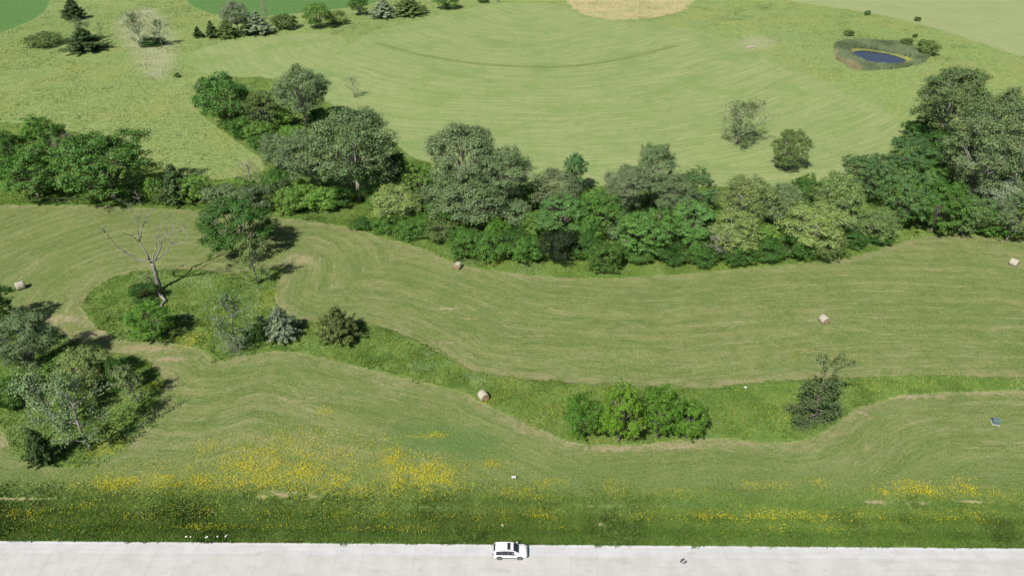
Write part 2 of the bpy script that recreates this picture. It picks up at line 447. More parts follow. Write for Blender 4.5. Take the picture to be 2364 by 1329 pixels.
    n.bump(h, 0.9, 0.2)
    return n.color(c)

GROUND_MAT = ground_material()

def build_ground():
    ys = [-3000, -1200, -500, -200, -60, 0, 30, 45]
    y = 48.0
    while y < 470:
        ys.append(y)
        y += 0.42 + max(0, y - 90) * 0.0042
    while y < 9000:
        ys.append(y); y *= 1.22
    ys = np.array(ys)
    u = np.linspace(-1, 1, 560)
    u = np.concatenate([-np.array([40, 18, 8, 4, 2.2, 1.4, 1.12]), u, np.array([1.12, 1.4, 2.2, 4, 8, 18, 40])])
    u = np.sort(u)
    hw = 62 + 0.66 * np.clip(ys, 30, 480)
    Xg = u[None, :] * hw[:, None]
    Yg = np.repeat(ys[:, None], len(u), 1)
    x = Xg.ravel(); yv = Yg.ravel()
    z = G(x, yv)
    # the road bed lies a little lower than the grass so that the slabs cover it
    rd = yv - road_y(x)
    z = np.where((rd < 0.05) & (rd > -11.6), np.minimum(z, -0.30), z)
    nr, nc = Xg.shape
    i = np.arange(nr * nc).reshape(nr, nc)
    faces = np.stack([i[:-1, :-1], i[:-1, 1:], i[1:, 1:], i[1:, :-1]], -1).reshape(-1, 4)
    me = mesh_np('ground', np.stack([x, yv, z], 1), faces, GROUND_MAT, True)
    m = fields(x, yv)
    m['far'] = np.clip(sd_far(x, yv), 0, 1)
    for k, v in m.items():
        a = me.attributes.new(k, 'FLOAT', 'POINT')
        a.data.foreach_set('value', np.clip(v, -60, 400).astype(np.float32))
    o = link('ground', me)
    o['kind'] = 'structure'
    return o

def sd_far(x, y):
    # everything beyond the hedge line is older pasture
    return sstep(-6, 6, y - (172 - 0.03 * x)) 

build_ground()

# ------------------------------------------------------------------ grass, flowers, cattails (nobody could count them)
def veg_material(name, rough=0.8, trans=0.0):
    n = NT(name, rough, 0.1)
    c = n.attrc('tint')
    return n.color(c)
BLADE_MAT = veg_material('grass_blades')
FLOWER_MAT = veg_material('flower_petals')

_LAT = np.random.default_rng(5).uniform(-1, 1, (256, 256))
def lowfreq(x, y, s, seed=0.0):
    """smooth random field, about -1..1, features about 2*s across"""
    out = 0; amp = 1.0; cell = 2.2 * s
    for o in range(3):
        ca, sa = math.cos(0.6 + 1.1 * o), math.sin(0.6 + 1.1 * o)
        u = (np.asarray(x) * ca - np.asarray(y) * sa) / cell + seed * 17.3 + o * 31.7; v = (np.asarray(x) * sa + np.asarray(y) * ca) / cell + seed * 9.1 + o * 11.9
        iu = np.floor(u).astype(int); iv = np.floor(v).astype(int)
        fu = u - iu; fv = v - iv
        fu = fu * fu * (3 - 2 * fu); fv = fv * fv * (3 - 2 * fv)
        i0, i1, j0, j1 = iu & 255, (iu + 1) & 255, iv & 255, (iv + 1) & 255
        out = out + amp * ((_LAT[i0, j0] * (1 - fu) + _LAT[i1, j0] * fu) * (1 - fv) + (_LAT[i0, j1] * (1 - fu) + _LAT[i1, j1] * fu) * fv)
        amp *= 0.55; cell *= 0.47
    return out * 0.85

def blades(name, x, y, h, w, cols, nb=3, lean=0.5, z0=0.0):
    """one tuft of nb leaning blades at every point"""
    N = len(x); z = G(x, y) + z0
    base_az = lowfreq(x, y, 4.0, 1.0) * 3.0 + 0.6
    V = np.empty((N, nb, 3, 3)); C = np.empty((N, nb, 3, 4)); C[..., 3] = 1
    for b in range(nb):
        az = base_az + RNG.normal(0, 0.9, N)
        hh = h * RNG.uniform(0.65, 1.15, N); ww = w * RNG.uniform(0.7, 1.3, N)
        ln = lean * hh * RNG.uniform(0.5, 1.5, N)
        ox, oy = RNG.normal(0, 0.10, N), RNG.normal(0, 0.10, N)
        pa = az + RNG.uniform(0.7, 2.4, N)
        V[:, b, 0] = np.stack([x + ox + np.cos(pa) * ww, y + oy + np.sin(pa) * ww, z - 0.05], 1)
        V[:, b, 1] = np.stack([x + ox - np.cos(pa) * ww, y + oy - np.sin(pa) * ww, z - 0.05], 1)
        V[:, b, 2] = np.stack([x + ox + np.cos(az) * ln, y + oy + np.sin(az) * ln, z + hh], 1)
        k = RNG.uniform(0.75, 1.25, (N, 1))
        C[:, b, :, :3] = (cols * k)[:, None, :]
    V = V.reshape(-1, 3); C = np.clip(C.reshape(-1, 4), 0, 1)
    f = np.arange(len(V)).reshape(-1, 3)
    me = mesh_np(name, V, f, BLADE_MAT)
    a = me.color_attributes.new('tint', 'FLOAT_COLOR', 'POINT')
    a.data.foreach_set('color', C.astype(np.float32).ravel())
    return me

def pick(cols, w):
    w = np.clip(w, 0, 1)[:, None]
    return np.array(cols[0])[None] * (1 - w) + np.array(cols[1])[None] * w

def scatter(n, x0, x1, y0, y1):
    return RNG.uniform(x0, x1, n), RNG.uniform(y0, y1, n)

def in_fan(x, y, pad=6):
    return (np.abs(x) < 40 + 0.64 * np.maximum(y, 0) + pad)

# tall grass of the unmown strips and the hedge margin
x, y = scatter(480000, -150, 165, 62, 175)
m = fields(x, y, ('tall',))
keep = (m['tall'] + lowfreq(x, y, 1.2) * 0.7 > 0) & in_fan(x, y) & (RNG.random(len(x)) < 0.62 + 0.5 * lowfreq(x, y, 1.5, 2.0))
x, y = x[keep], y[keep]
wgt = 0.5 + 0.6 * lowfreq(x, y, 7.0, 0.4) + RNG.normal(0, 0.2, len(x))
col = pick([(0.070, 0.145, 0.018), (0.160, 0.255, 0.050)], wgt)
yel = lowfreq(x, y, 13.0, 3.0) + RNG.normal(0, 0.25, len(x)) > 0.62
col[yel] = (0.215, 0.265, 0.050)
pale = lowfreq(x, y, 9.0, 5.0) + RNG.normal(0, 0.25, len(x)) > 0.75
col[pale] = (0.240, 0.320, 0.130)
o = link('tall_grass', blades('tall_grass', x, y, 0.36 + 0.14 * lowfreq(x, y, 2.0), 0.055, col, 3, 0.55))
o['kind'] = 'stuff'; tag(o, 'tall unmown green grass of the winding strip and the hedge margins', 'grass')
# verge grass by the road
x, y = scatter(300000, -100, 102, 58, 72)
rd = y - (ROAD_C.y + (x - ROAD_C.x) * math.tan(ROAD_ANG))
m = fields(x, y, ('dry',))
dens = 0.9 * (1 - sstep(4.0, 11.5, rd + 1.0 * lowfreq(x, y, 1.6, 4.0)))
keep = (rd > 0.02 + 0.35 * lowfreq(x, y, 0.5, 6.0)) & (m['dry'] + 0.55 * lowfreq(x, y, 0.45) < 0.55) & (RNG.random(len(x)) < dens)
x, y, rd = x[keep], y[keep], rd[keep]
col = pick([(0.066, 0.132, 0.020), (0.150, 0.222, 0.048)], 0.46 + 0.14 * lowfreq(x, y, 1.6, 1.7) + RNG.normal(0, 0.28, len(x)) + 0.06 * (rd - 4) + 0.22 * np.sin(rd * 2.3 + 0.5 * lowfreq(x * 0.2, y, 2.0, 5.0)))
o = link('verge_grass', blades('verge_grass', x, y, 0.26 + 0.10 * lowfreq(x, y, 1.3, 2.0), 0.055, col, 2, 0.5))
o['kind'] = 'stuff'; tag(o, 'dark green rough grass on the verge along the concrete road', 'grass')
# pasture tussocks beyond the hedge
x, y = scatter(330000, -330, 330, 168, 430)
m = fields(x, y, ('farmown', 'crop', 'pondring'))
keep = (m['farmown'] < -0.5) & (m['crop'] < -1) & (m['pondring'] < 0) & in_fan(x, y) & (lowfreq(x, y, 3.1, 0.9) + 0.8 * lowfreq(x, y, 30, 2.0) + RNG.normal(0, 0.3, len(x)) > -0.15)
x, y = x[keep], y[keep]
col = pick([(0.140, 0.215, 0.060), (0.270, 0.320, 0.115)], 0.5 + 0.5 * lowfreq(x, y, 26.0, 0.4) + RNG.normal(0, 0.3, len(x)))
o = link('pasture_grass', blades('pasture_grass', x, y, 0.40 + 0.2 * lowfreq(x, y, 2.0), 0.08, col, 2, 0.8))
o['kind'] = 'stuff'; tag(o, 'rough olive pasture tussocks beyond the hedge and round the pond', 'grass')
# stubble: thin short cut grass of the hay field
x, y = scatter(400000, -130, 140, 66, 160)
m = fields(x, y, ('tall', 'row'))
keep = (m['tall'] < 0.2) & in_fan(x, y) & (y - road_y(x) > 9) & (RNG.random(len(x)) < 0.55 + 0.5 * lowfreq(x, m['row'] * 3, 2.0, 1.0))
x, y = x[keep], y[keep]
col = pick([(0.095, 0.160, 0.036), (0.265, 0.282, 0.122)], 0.5 + 0.45 * lowfreq(x * 0.25, m['row'][keep] * 2.0, 1.0, 2.0) + RNG.normal(0, 0.28, len(x)))
o = link('hay_stubble', blades('hay_stubble', x, y, np.full(len(x), 0.11), 0.05, col, 2, 1.6))
o['kind'] = 'stuff'; tag(o, 'short pale cut stubble on the mown hay field', 'grass')
# yellow flowers
x, y = scatter(1500000, -92, 100, 58.5, 135)
m = fields(x, y, ('flower',))
den = m['flower'] * np.clip(0.45 + 0.9 * lowfreq(x, y * 1.6, 0.8, 3.0) + 0.5 * lowfreq(x, y, 2.4, 1.0), 0, 1.2) + 0.05 * (m['flower'] > 0.05)
keep = (RNG.random(len(x)) < np.clip(den * 1.25, 0, 1) * np.where(y - road_y(x) < 9, 0.6, 1.0) * np.where(y > 90, 0.4, 1.0)) & in_fan(x, y) & (y - road_y(x) > 0.4)
x, y = x[keep], y[keep]
N = len(x); z = G(x, y) + RNG.uniform(0.22, 0.5, N)
a = RNG.uniform(0, 6.28, N); r = RNG.uniform(0.018, 0.055, N)
V = np.empty((N, 4, 3))
for k in range(4):
    V[:, k] = np.stack([x + np.cos(a + k * 1.571) * r, y + np.sin(a + k * 1.571) * r, z + RNG.normal(0, 0.035, N)], 1)
C = np.ones((N, 4, 4)); C[:, :, :3] = (pick([(0.42, 0.37, 0.020), (0.74, 0.66, 0.035)], RNG.random(N)))[:, None, :]
me = mesh_np('wildflowers', V.reshape(-1, 3), np.arange(N * 4).reshape(-1, 4), FLOWER_MAT)
ca = me.color_attributes.new('tint', 'FLOAT_COLOR', 'POINT'); ca.data.foreach_set('color', C.astype(np.float32).ravel())
o = link('wildflowers', me); o['kind'] = 'stuff'; tag(o, 'drifts of small yellow wildflowers across the field and verge', 'flowers')

# ------------------------------------------------------------------ pond
def pond():
    n = NT('pond_water', 0.08, 0.5)
    n.b.inputs['Base Color'].default_value = (0.028, 0.032, 0.055, 1)
    nz = n.noise(n.pos(), 1.4, 3); n.bump(nz, 0.12, 0.05)
    ring = smooth_poly(PA([(1964,122),(1990,116),(2030,122),(2060,128),(2098,140),(2075,148),(2030,151),(1990,143),(1970,132)]), True, 2)
    zl = POND[2] - 0.12
    c = ring.mean(0)
    v = [(c[0], c[1], zl)] + [(p[0], p[1], zl) for p in ring]
    k = len(ring)
    f = [(0, 1 + i, 1 + (i + 1) % k) for i in range(k)]
    me = bpy.data.meshes.new('pond_water'); me.from_pydata(v, [], f); me.materials.append(n.m)
    o = link('pond_water', me); o['kind'] = 'structure'
    # cattails between water and meadow
    x, y = scatter(55000, ring[:, 0].min() - 18, ring[:, 0].max() + 18, ring[:, 1].min() - 14, ring[:, 1].max() + 14)
    sw = sd_poly(x, y, ring); sr = sd_poly(x, y, Z['pondring'])
    keep = (sw < -0.2) & (sr + 1.2 * lowfreq(x, y, 3.0) > 0)
    x, y, sw = x[keep], y[keep], sw[keep]
    col = pick([(0.120, 0.175, 0.085), (0.200, 0.240, 0.125)], RNG.random(len(x)))
    scum = (sw > -2.6 + 1.4 * lowfreq(x, y, 4.0)) & (x > c[0] - 8)
    col[scum] = (0.400, 0.400, 0.110)
    tan = (x < c[0] - 15 + 3 * lowfreq(x, y, 4.0)); col[tan & ~scum] = (0.250, 0.235, 0.130)
    h = np.where(scum, 0.18, 1.5)
    o = link('cattails', blades('cattails', x, y, h, 0.10, col, 2, 0.25)); o['kind'] = 'stuff'
    tag(o, 'ring of grey green cattails and yellow scum round the small pond', 'reeds')
pond()

# ------------------------------------------------------------------ road
def concrete(name, a, b):
    n = NT(name, 0.85, 0.25)
    p = n.pos()
    c = n.mix(n.ramp(n.noise(p, 0.35, 4, 0.6), 0.35, 0.65), a, b)
    c = n.mix(n.math('MULTIPLY', n.ramp(n.noise(p, 14.0, 3, 0.7), 0.45, 0.75), 0.25), c, (0.32, 0.31, 0.29))
    X, Y, _ = n.sep(p)
    tyre = n.noise(n.vec(n.math('MULTIPLY', X, 0.05), n.math('MULTIPLY', Y, 1.6)), 1.0, 3, 0.5)
    c = n.mix(n.math('MULTIPLY', n.ramp(tyre, 0.52, 0.72), 0.35), c, (0.40, 0.385, 0.36))
    oi = n.n.new('ShaderNodeObjectInfo').outputs['Random']
    c = n.mix(n.math('MULTIPLY', oi, 0.22), c, (0.42, 0.40, 0.375))
    st = n.noise(n.vec(n.math('MULTIPLY', X, 0.35), n.math('MULTIPLY', Y, 0.9), 2.0), 1.0, 6, 0.7)
    c = n.mix(n.math('MULTIPLY', n.ramp(st, 0.52, 0.70), 0.5), c, (0.33, 0.315, 0.285))
    vo = n.n.new('ShaderNodeTexVoronoi'); vo.feature = 'DISTANCE_TO_EDGE'; vo.inputs['Scale'].default_value = 0.16
    n.put(n.mix(0.12, p, n.n.new('ShaderNodeTexNoise').outputs['Color'], 'ADD'), vo.inputs['Vector'])
    crack = n.math('MULTIPLY', n.ramp(vo.outputs['Distance'], 0.003, 0.0), n.ramp(n.noise(p, 0.12, 2), 0.58, 0.66))
    c = n.mix(n.math('MULTIPLY', crack, 0.45), c, (0.16, 0.15, 0.135))
    n.bump(n.noise(p, 30, 2), 0.2, 0.01)
    return n.color(c)
CONC = concrete('road_concrete', (0.44, 0.432, 0.412), (0.50, 0.492, 0.475))
CONC_G = concrete('gutter_concrete', (0.47, 0.475, 0.48), (0.53, 0.535, 0.54))
def seal_mat():
    n = NT('road_bed', 0.9, 0.1); return n.color(n.mix(n.noise(n.pos(), 3, 3), (0.10, 0.095, 0.085), (0.17, 0.16, 0.145)))
def road():
    root = link('road', None, None, (ROAD_C.x, ROAD_C.y, 0), (0, 0, ROAD_ANG))
    me = MB(); me.box((0, -5.6, -0.16), (1600, 11.25, 0.22))
    bed = link('road_bed', me.mesh('road_bed', seal_mat()), root)
    root['kind'] = 'structure'; 
    bw, gap = 3.6, 0.008
    def slab(name, w, mat):
        mb = MB()
        ch = 0.006
        L, W = bw - gap, w - gap
        vs = [(-L/2, -W/2, -0.2), (L/2, -W/2, -0.2), (L/2, W/2, -0.2), (-L/2, W/2, -0.2),
              (-L/2, -W/2, -ch), (L/2, -W/2, -ch), (L/2, W/2, -ch), (-L/2, W/2, -ch),
              (-L/2+ch, -W/2+ch, 0), (L/2-ch, -W/2+ch, 0), (L/2-ch, W/2-ch, 0), (-L/2+ch, W/2-ch, 0)]
        fs = [(8, 9, 10, 11)]
        for a in (0, 4):
            for k in range(4):
                fs.append((a + k, a + (k + 1) % 4, a + 4 + (k + 1) % 4, a + 4 + k))
        mb.add(vs, fs)
        return mb.mesh(name, mat)
    lane = slab('road_slab', 3.65, CONC)
    gut = slab('gutter_slab', 1.35, CONC_G)
    # rolled kerb section, profile along y
    prof = [(-0.0, -0.2), (0.0, 0.0), (0.10, 0.006), (0.22, 0.022), (0.32, 0.032), (0.42, 0.030), (0.42, -0.2)]
    vs = []; L = bw - gap
    for sx in (-L / 2, L / 2):
        vs += [(sx, p[0], p[1]) for p in prof]
    k = len(prof); fs = [tuple(range(k)), tuple(range(2 * k - 1, k - 1, -1))]
    for i in range(k - 1):
        fs.append((i, k + i, k + i + 1, i + 1))
    kb = bpy.data.meshes.new('kerb_stone'); kb.from_pydata(vs, [], fs); kb.materials.append(CONC_G)
    r = random.Random(3)
    for i in range(-23, 24):
        x = i * bw - 0.9
        for nm, me_, yy in (('kerb_stone', kb, -0.42), ('gutter_slab', gut, -0.42 - 1.35 / 2), ('road_slab', lane, -1.77 - 3.65 / 2), ('road_slab', lane, -5.42 - 3.65 / 2)):
            o = link(nm, me_, root, (x, yy, r.uniform(-0.004, 0.004) - (0.006 if nm == 'gutter_slab' else 0)))
    return root
road()

# ------------------------------------------------------------------ foliage materials
def leaf_material(name, rough=0.55, trans=0.18):
    n = NT(name, rough, 0.25)
    geo = n.n.new('ShaderNodeNewGeometry')
    oi = n.n.new('ShaderNodeObjectInfo')
    rnd = geo.outputs['Random Per Island']
    hsv = n.n.new('ShaderNodeHueSaturation')
    n.put(n.math('ADD', 0.478, n.math('MULTIPLY', rnd, 0.045)), hsv.inputs['Hue'])
    n.put(n.math('ADD', 0.62, n.math('MULTIPLY', rnd, 0.75)), hsv.inputs['Value'])
    n.put(oi.outputs['Color'], hsv.inputs['Color'])
    patch = n.noise(n.obj(), 0.35, 2)
    c = n.mix(n.math('MULTIPLY', n.ramp(patch, 0.45, 0.7), 0.45), hsv.outputs[0], n.mix(1.0, hsv.outputs[0], (1.35, 1.22, 0.9), 'MULTIPLY'))
    n.color(c)
    tr = n.n.new('ShaderNodeBsdfTranslucent'); n.put(c, tr.inputs[0])
    mx = n.n.new('ShaderNodeMixShader'); mx.inputs[0].default_value = trans
    n.l.new(n.b.outputs[0], mx.inputs[1]); n.l.new(tr.outputs[0], mx.inputs[2]); n.l.new(mx.outputs[0], n.out.inputs[0])
    return n.m
LEAF = leaf_material('leaves')
NEEDLE = leaf_material('needles', 0.6, 0.06)
def bark_material(name, a, b):
    n = NT(name, 0.9, 0.1)
    p = n.obj()
    c = n.mix(n.ramp(n.noise(p, 5.0, 4, 0.7), 0.35, 0.65), a, b)
    n.bump(n.noise(p, 9.0, 3, 0.7), 0.6, 0.05)
    return n.color(c)
BARK = bark_material('bark', (0.10, 0.085, 0.065), (0.24, 0.215, 0.18))
PALE_BARK = bark_material('pale_bark', (0.22, 0.20, 0.175), (0.42, 0.395, 0.36))
DEAD_BARK = bark_material('weathered_wood', (0.13, 0.112, 0.098), (0.40, 0.37, 0.335))

# ------------------------------------------------------------------ plants: built once at natural size, then copied
def leaf_quads(c, nrm, size, g):
    """one rhombic leaf spray at every centre, facing about nrm"""
    N = len(c)
    nrm = nrm + g.normal(0, 0.55, (N, 3))
    nrm /= np.linalg.norm(nrm, axis=1, keepdims=True) + 1e-9
    t = g.normal(0, 1, (N, 3)); t -= nrm * (t * nrm).sum(1, keepdims=True)
    t /= np.linalg.norm(t, axis=1, keepdims=True) + 1e-9
    b = np.cross(nrm, t)
    sz = (size * g.uniform(0.6, 1.35, N))[:, None]
    V = np.empty((N, 4, 3))
    V[:, 0] = c - t * sz; V[:, 1] = c - b * sz * 0.62 + nrm * sz * 0.16
    V[:, 2] = c + t * sz; V[:, 3] = c + b * sz * 0.62 + nrm * sz * 0.16
    return V.reshape(-1, 3), np.arange(N * 4).reshape(-1, 4)

def broad_proto(seed, h, r, base=0.16, lobes=16, subs=15, leaves=55, lsize=0.19, lobe_r=0.40, clump=0.40, top=1.0, open_=0.0, shape='round', limbs=True, bark=None, trunk_r=None, lean=(0, 0)):
    """crown of leaf sprays on clumps on lobes; returns (wood mesh, leaf mesh)"""
    g = np.random.default_rng(seed)
    cz = h * (base + 1) / 2; rz = h * (1 - base) / 2
    L = []
    tries = 0
    while len(L) < lobes and tries < 4000:
        tries += 1
        d = g.normal(0, 1, 3); d /= np.linalg.norm(d)
        k = g.uniform(0.45, 0.78)
        p = d * k
        if shape == 'dome' and p[2] < -0.55: continue
        lr = lobe_r * g.uniform(0.7, 1.2) * (1.0 - 0.25 * max(p[2], 0))
        if all(np.linalg.norm((p - q) ) > 0.55 * (lr + s) for q, s in L):
            L.append((p, lr))
    wood = MB()
    tr = trunk_r or 0.030 * h + 0.02
    lx, ly = lean
    fork = np.array([lx * 0.35, ly * 0.35, max(h * base * 1.15, h * 0.12)])
    tp = [Vector((0, 0, -0.3)), Vector((lx * 0.1, ly * 0.1, fork[2] * 0.45)), Vector(fork)]
    wood.tube(tp, [tr * 1.25, tr, tr * 0.85], 7)
    wood.tube([Vector(fork), Vector((lx * .7 + g.normal(0, .03 * h), ly * .7 + g.normal(0, .03 * h), cz)), Vector((lx + g.normal(0, .04 * h), ly + g.normal(0, .04 * h), h * 0.86))], [tr * 0.8, tr * 0.45, tr * 0.12], 6)
    C = []; Nn = []
    for p, lr in L:
        c = np.array([p[0] * r, p[1] * r, cz + p[2] * rz * top])
        c[:2] += np.array([lx, ly]) * (c[2] / h)
        rad = np.array([lr * r, lr * r, lr * rz * 0.85])
        if limbs:
            mid = (fork + c) / 2 + np.array([0, 0, 0.04 * h]) + g.normal(0, 0.025 * h, 3)
            wood.tube([Vector(fork + (0, 0, .02 * h)), Vector(mid), Vector(c)], [tr * 0.5, tr * 0.3, tr * 0.12], 5, False)
        for _ in range(subs):
            d = g.normal(0, 1, 3); d[2] = d[2] * 0.9 + 0.35; d /= np.linalg.norm(d)
            out = c - np.array([0, 0, cz]); out[2] *= r / rz; out = out / (np.linalg.norm(out) + 1e-6)
            if (d * out).sum() < -0.35: continue
            if g.random() < open_: continue
            sc = c + d * rad * g.uniform(0.62, 1.28)
            if sc[2] < 0.25: sc[2] = 0.25 + g.uniform(0, 0.4)
            if limbs and g.random() < 0.6:
                wood.tube([Vector(c), Vector((c + sc) / 2 + g.normal(0, .15, 3)), Vector(sc)], [tr * 0.12, tr * 0.07, 0.012], 4, False)
            n = int(leaves * g.uniform(0.6, 1.3))
            off = g.normal(0, 1, (n, 3)) * np.array([1, 1, 0.5]) * clump * g.uniform(0.7, 1.35)
            pts = sc + off
            pts[:, 2] = np.maximum(pts[:, 2], 0.08 + 0.25 * g.random(n))
            C.append(pts); Nn.append(np.repeat((d * 0.7 + np.array([0, 0, 0.75]))[None], n, 0) + 0.8 * off / (np.linalg.norm(off, axis=1, keepdims=True) + 1e-6))
    C = np.vstack(C); Nn = np.vstack(Nn)
    V, F = leaf_quads(C, Nn, lsize, g)
    return wood.mesh('trunk', bark or BARK, True), mesh_np('crown', V, F, LEAF)

def conifer_proto(seed, h, r, tiers=15, per=9, lsize=0.17, ragged=0.35, width=0.9):
    """juniper-like: sprays on rising branches round a stem"""
    g = np.random.default_rng(seed)
    wood = MB(); tr = 0.022 * h + 0.03
    wood.tube([Vector((0, 0, -0.3)), Vector((0.03 * h, 0, h * .4)), Vector((0, 0.02 * h, h * 0.97))], [tr * 1.3, tr * .8, 0.02], 7)
    C = []; Nn = []
    for t in range(tiers):
        f = (t + 0.4) / tiers
        z = h * (0.04 + 0.92 * f)
        rr = r * 1.08 * (1 - f) ** width + 0.06 * r
        for k in range(max(3, int(per * (1 - 0.55 * f)))):
            a = g.uniform(0, 6.283)
            L = rr * g.uniform(1 - ragged, 1 + ragged * 0.5)
            d = np.array([math.cos(a), math.sin(a), g.uniform(0.05, 0.38)])
            end = np.array([0, 0, z]) + d * L
            wood.tube([Vector((0, 0, z)), Vector(end)], [tr * 0.3 * (1 - f) + 0.015, 0.012], 4, False)
            n = int(14 + 130 * L / r)
            s = g.uniform(0.25, 1.05, n) ** 0.8
            pts = np.array([0, 0, z]) + d * L * s[:, None] + g.normal(0, 1, (n, 3)) * np.array([.10, .10, .07]) * r * (1.15 - 0.75 * s[:, None])
            pts[:, 2] = np.maximum(pts[:, 2], 0.1)
            C.append(pts); Nn.append(np.repeat((d * 0.6 + np.array([0, 0, 0.8]))[None], n, 0))
    C = np.vstack(C); Nn = np.vstack(Nn)
    V, F = leaf_quads(C, Nn, lsize, g)
    return wood.mesh('trunk', BARK, True), mesh_np('crown', V, F, NEEDLE)

def sparse_proto(seed, h, r, n_br=14, leaves=34, lsize=0.13, lean=(0, 0), bark=None, twiggy=1.0, base=0.12):
    """thin-leaved small tree whose branches show"""
    g = np.random.default_rng(seed)
    wood = MB(); tr = 0.016 * h + 0.04
    lx, ly = lean
    axis = [np.array([0, 0, -0.3]), np.array([lx * .3 + g.normal(0, .02 * h), ly * .3, h * .35]), np.array([lx * .7 + g.normal(0, .03 * h), ly * .7, h * .7]), np.array([lx, ly, h])]
    wood.tube([Vector(a) for a in axis], [tr * 1.2, tr * .85, tr * .45, 0.015], 6)
    C = []; Nn = []
    def along(f):
        f *= 3; i = min(int(f), 2); return axis[i] * (1 - (f - i)) + axis[i + 1] * (f - i)
    for k in range(n_br):
        f = base + (1 - base) * (k + g.random()) / n_br
        s = along(f); a = k * 2.4 + g.normal(0, .4)
        L = r * math.sin(math.pi * min(0.97, 0.18 + 0.8 * f)) ** 0.7 * g.uniform(0.7, 1.15)
        d = np.array([math.cos(a), math.sin(a), g.uniform(0.25, 0.95)])
        m = s + d * L * 0.5 + g.normal(0, .05 * r, 3); e = s + d * L * np.array([1, 1, 1.1])
        wood.tube([Vector(s), Vector(m), Vector(e)], [tr * .4, tr * .22, .015], 5, False)
        for q in range(int(6 * twiggy)):
            u = g.uniform(0.3, 1.0); b = s + (e - s) * u
            d2 = d * 0.4 + g.normal(0, .6, 3); d2[2] += 0.3
            e2 = b + d2 * L * 0.38
            wood.tube([Vector(b), Vector(e2)], [tr * .13, .01], 4, False)
            n = int(leaves * g.uniform(0.4, 1.3))
            if n > 0:
                pts = b + (e2 - b) * g.uniform(0.2, 1.15, n)[:, None] + g.normal(0, .085 * r, (n, 3))
                pts[:, 2] = np.maximum(pts[:, 2], 0.1)
                C.append(pts); Nn.append(np.repeat((d * .4 + np.array([0, 0, .9]))[None], n, 0))
    C = np.vstack(C); Nn = np.vstack(Nn)
    V, F = leaf_quads(C, Nn, lsize, g)
    return wood.mesh('trunk', bark or PALE_BARK, True), mesh_np('crown', V, F, LEAF)

PROTO = {}
def proto(key, h, r, meshes):
    PROTO[key] = (h, r, meshes)
for i, sd in enumerate((101, 102, 103, 104)):
    proto('oak%d' % i, 10, 6, broad_proto(sd, 10, 6, base=0.10, lobes=19 + i, subs=27, leaves=62, lsize=0.130, clump=0.30, lobe_r=0.37, shape='dome'))
for i, sd in enumerate((201, 202, 203)):
    proto('cott%d' % i, 19, 9, broad_proto(sd, 19, 9, base=0.22, lobes=32, subs=32, leaves=56, lsize=0.165, lobe_r=0.30, clump=0.48, open_=0.10, bark=PALE_BARK, trunk_r=0.42))
for i, sd in enumerate((301, 302, 303, 304)):
    proto('shrub%d' % i, 4.6, 4, broad_proto(sd, 4.6, 4, base=0.0, lobes=13, subs=28, leaves=52, lsize=0.115, lobe_r=0.44, clump=0.26, shape='dome', trunk_r=0.10))
for i, sd in enumerate((401, 402, 403)):
    proto('conifer%d' % i, 6, 3.2, conifer_proto(sd, 6, 3.2, 17, 14, 0.120, 0.40, 0.95))
proto('cone', 6, 1.9, conifer_proto(411, 6, 1.9, 16, 9, 0.14, 0.2, 0.9))
for i, (sd, ln) in enumerate(((501, (0.4, 0)), (502, (-0.9, 0.3)), (503, (0.2, -0.5)))):
    proto('sparse%d' % i, 8, 3, sparse_proto(sd, 8, 3, 16, 34, 0.13, ln))
for i, sd in enumerate((601, 602)):
    proto('willow%d' % i, 9, 5, broad_proto(sd, 9, 5, base=0.05, lobes=20, subs=30, leaves=60, lsize=0.110, lobe_r=0.35, clump=0.32, open_=0.08, shape='dome', bark=PALE_BARK))
proto('ragged', 8, 4.2, sparse_proto(621, 8, 4.2, 26, 26, 0.13, (0.5, 0), None, 1.1, 0.02))
proto('twig', 4, 2.2, sparse_proto(611, 4, 2.2, 18, 7, 0.09, (0, 0), DEAD_BARK, 1.3, 0.02))

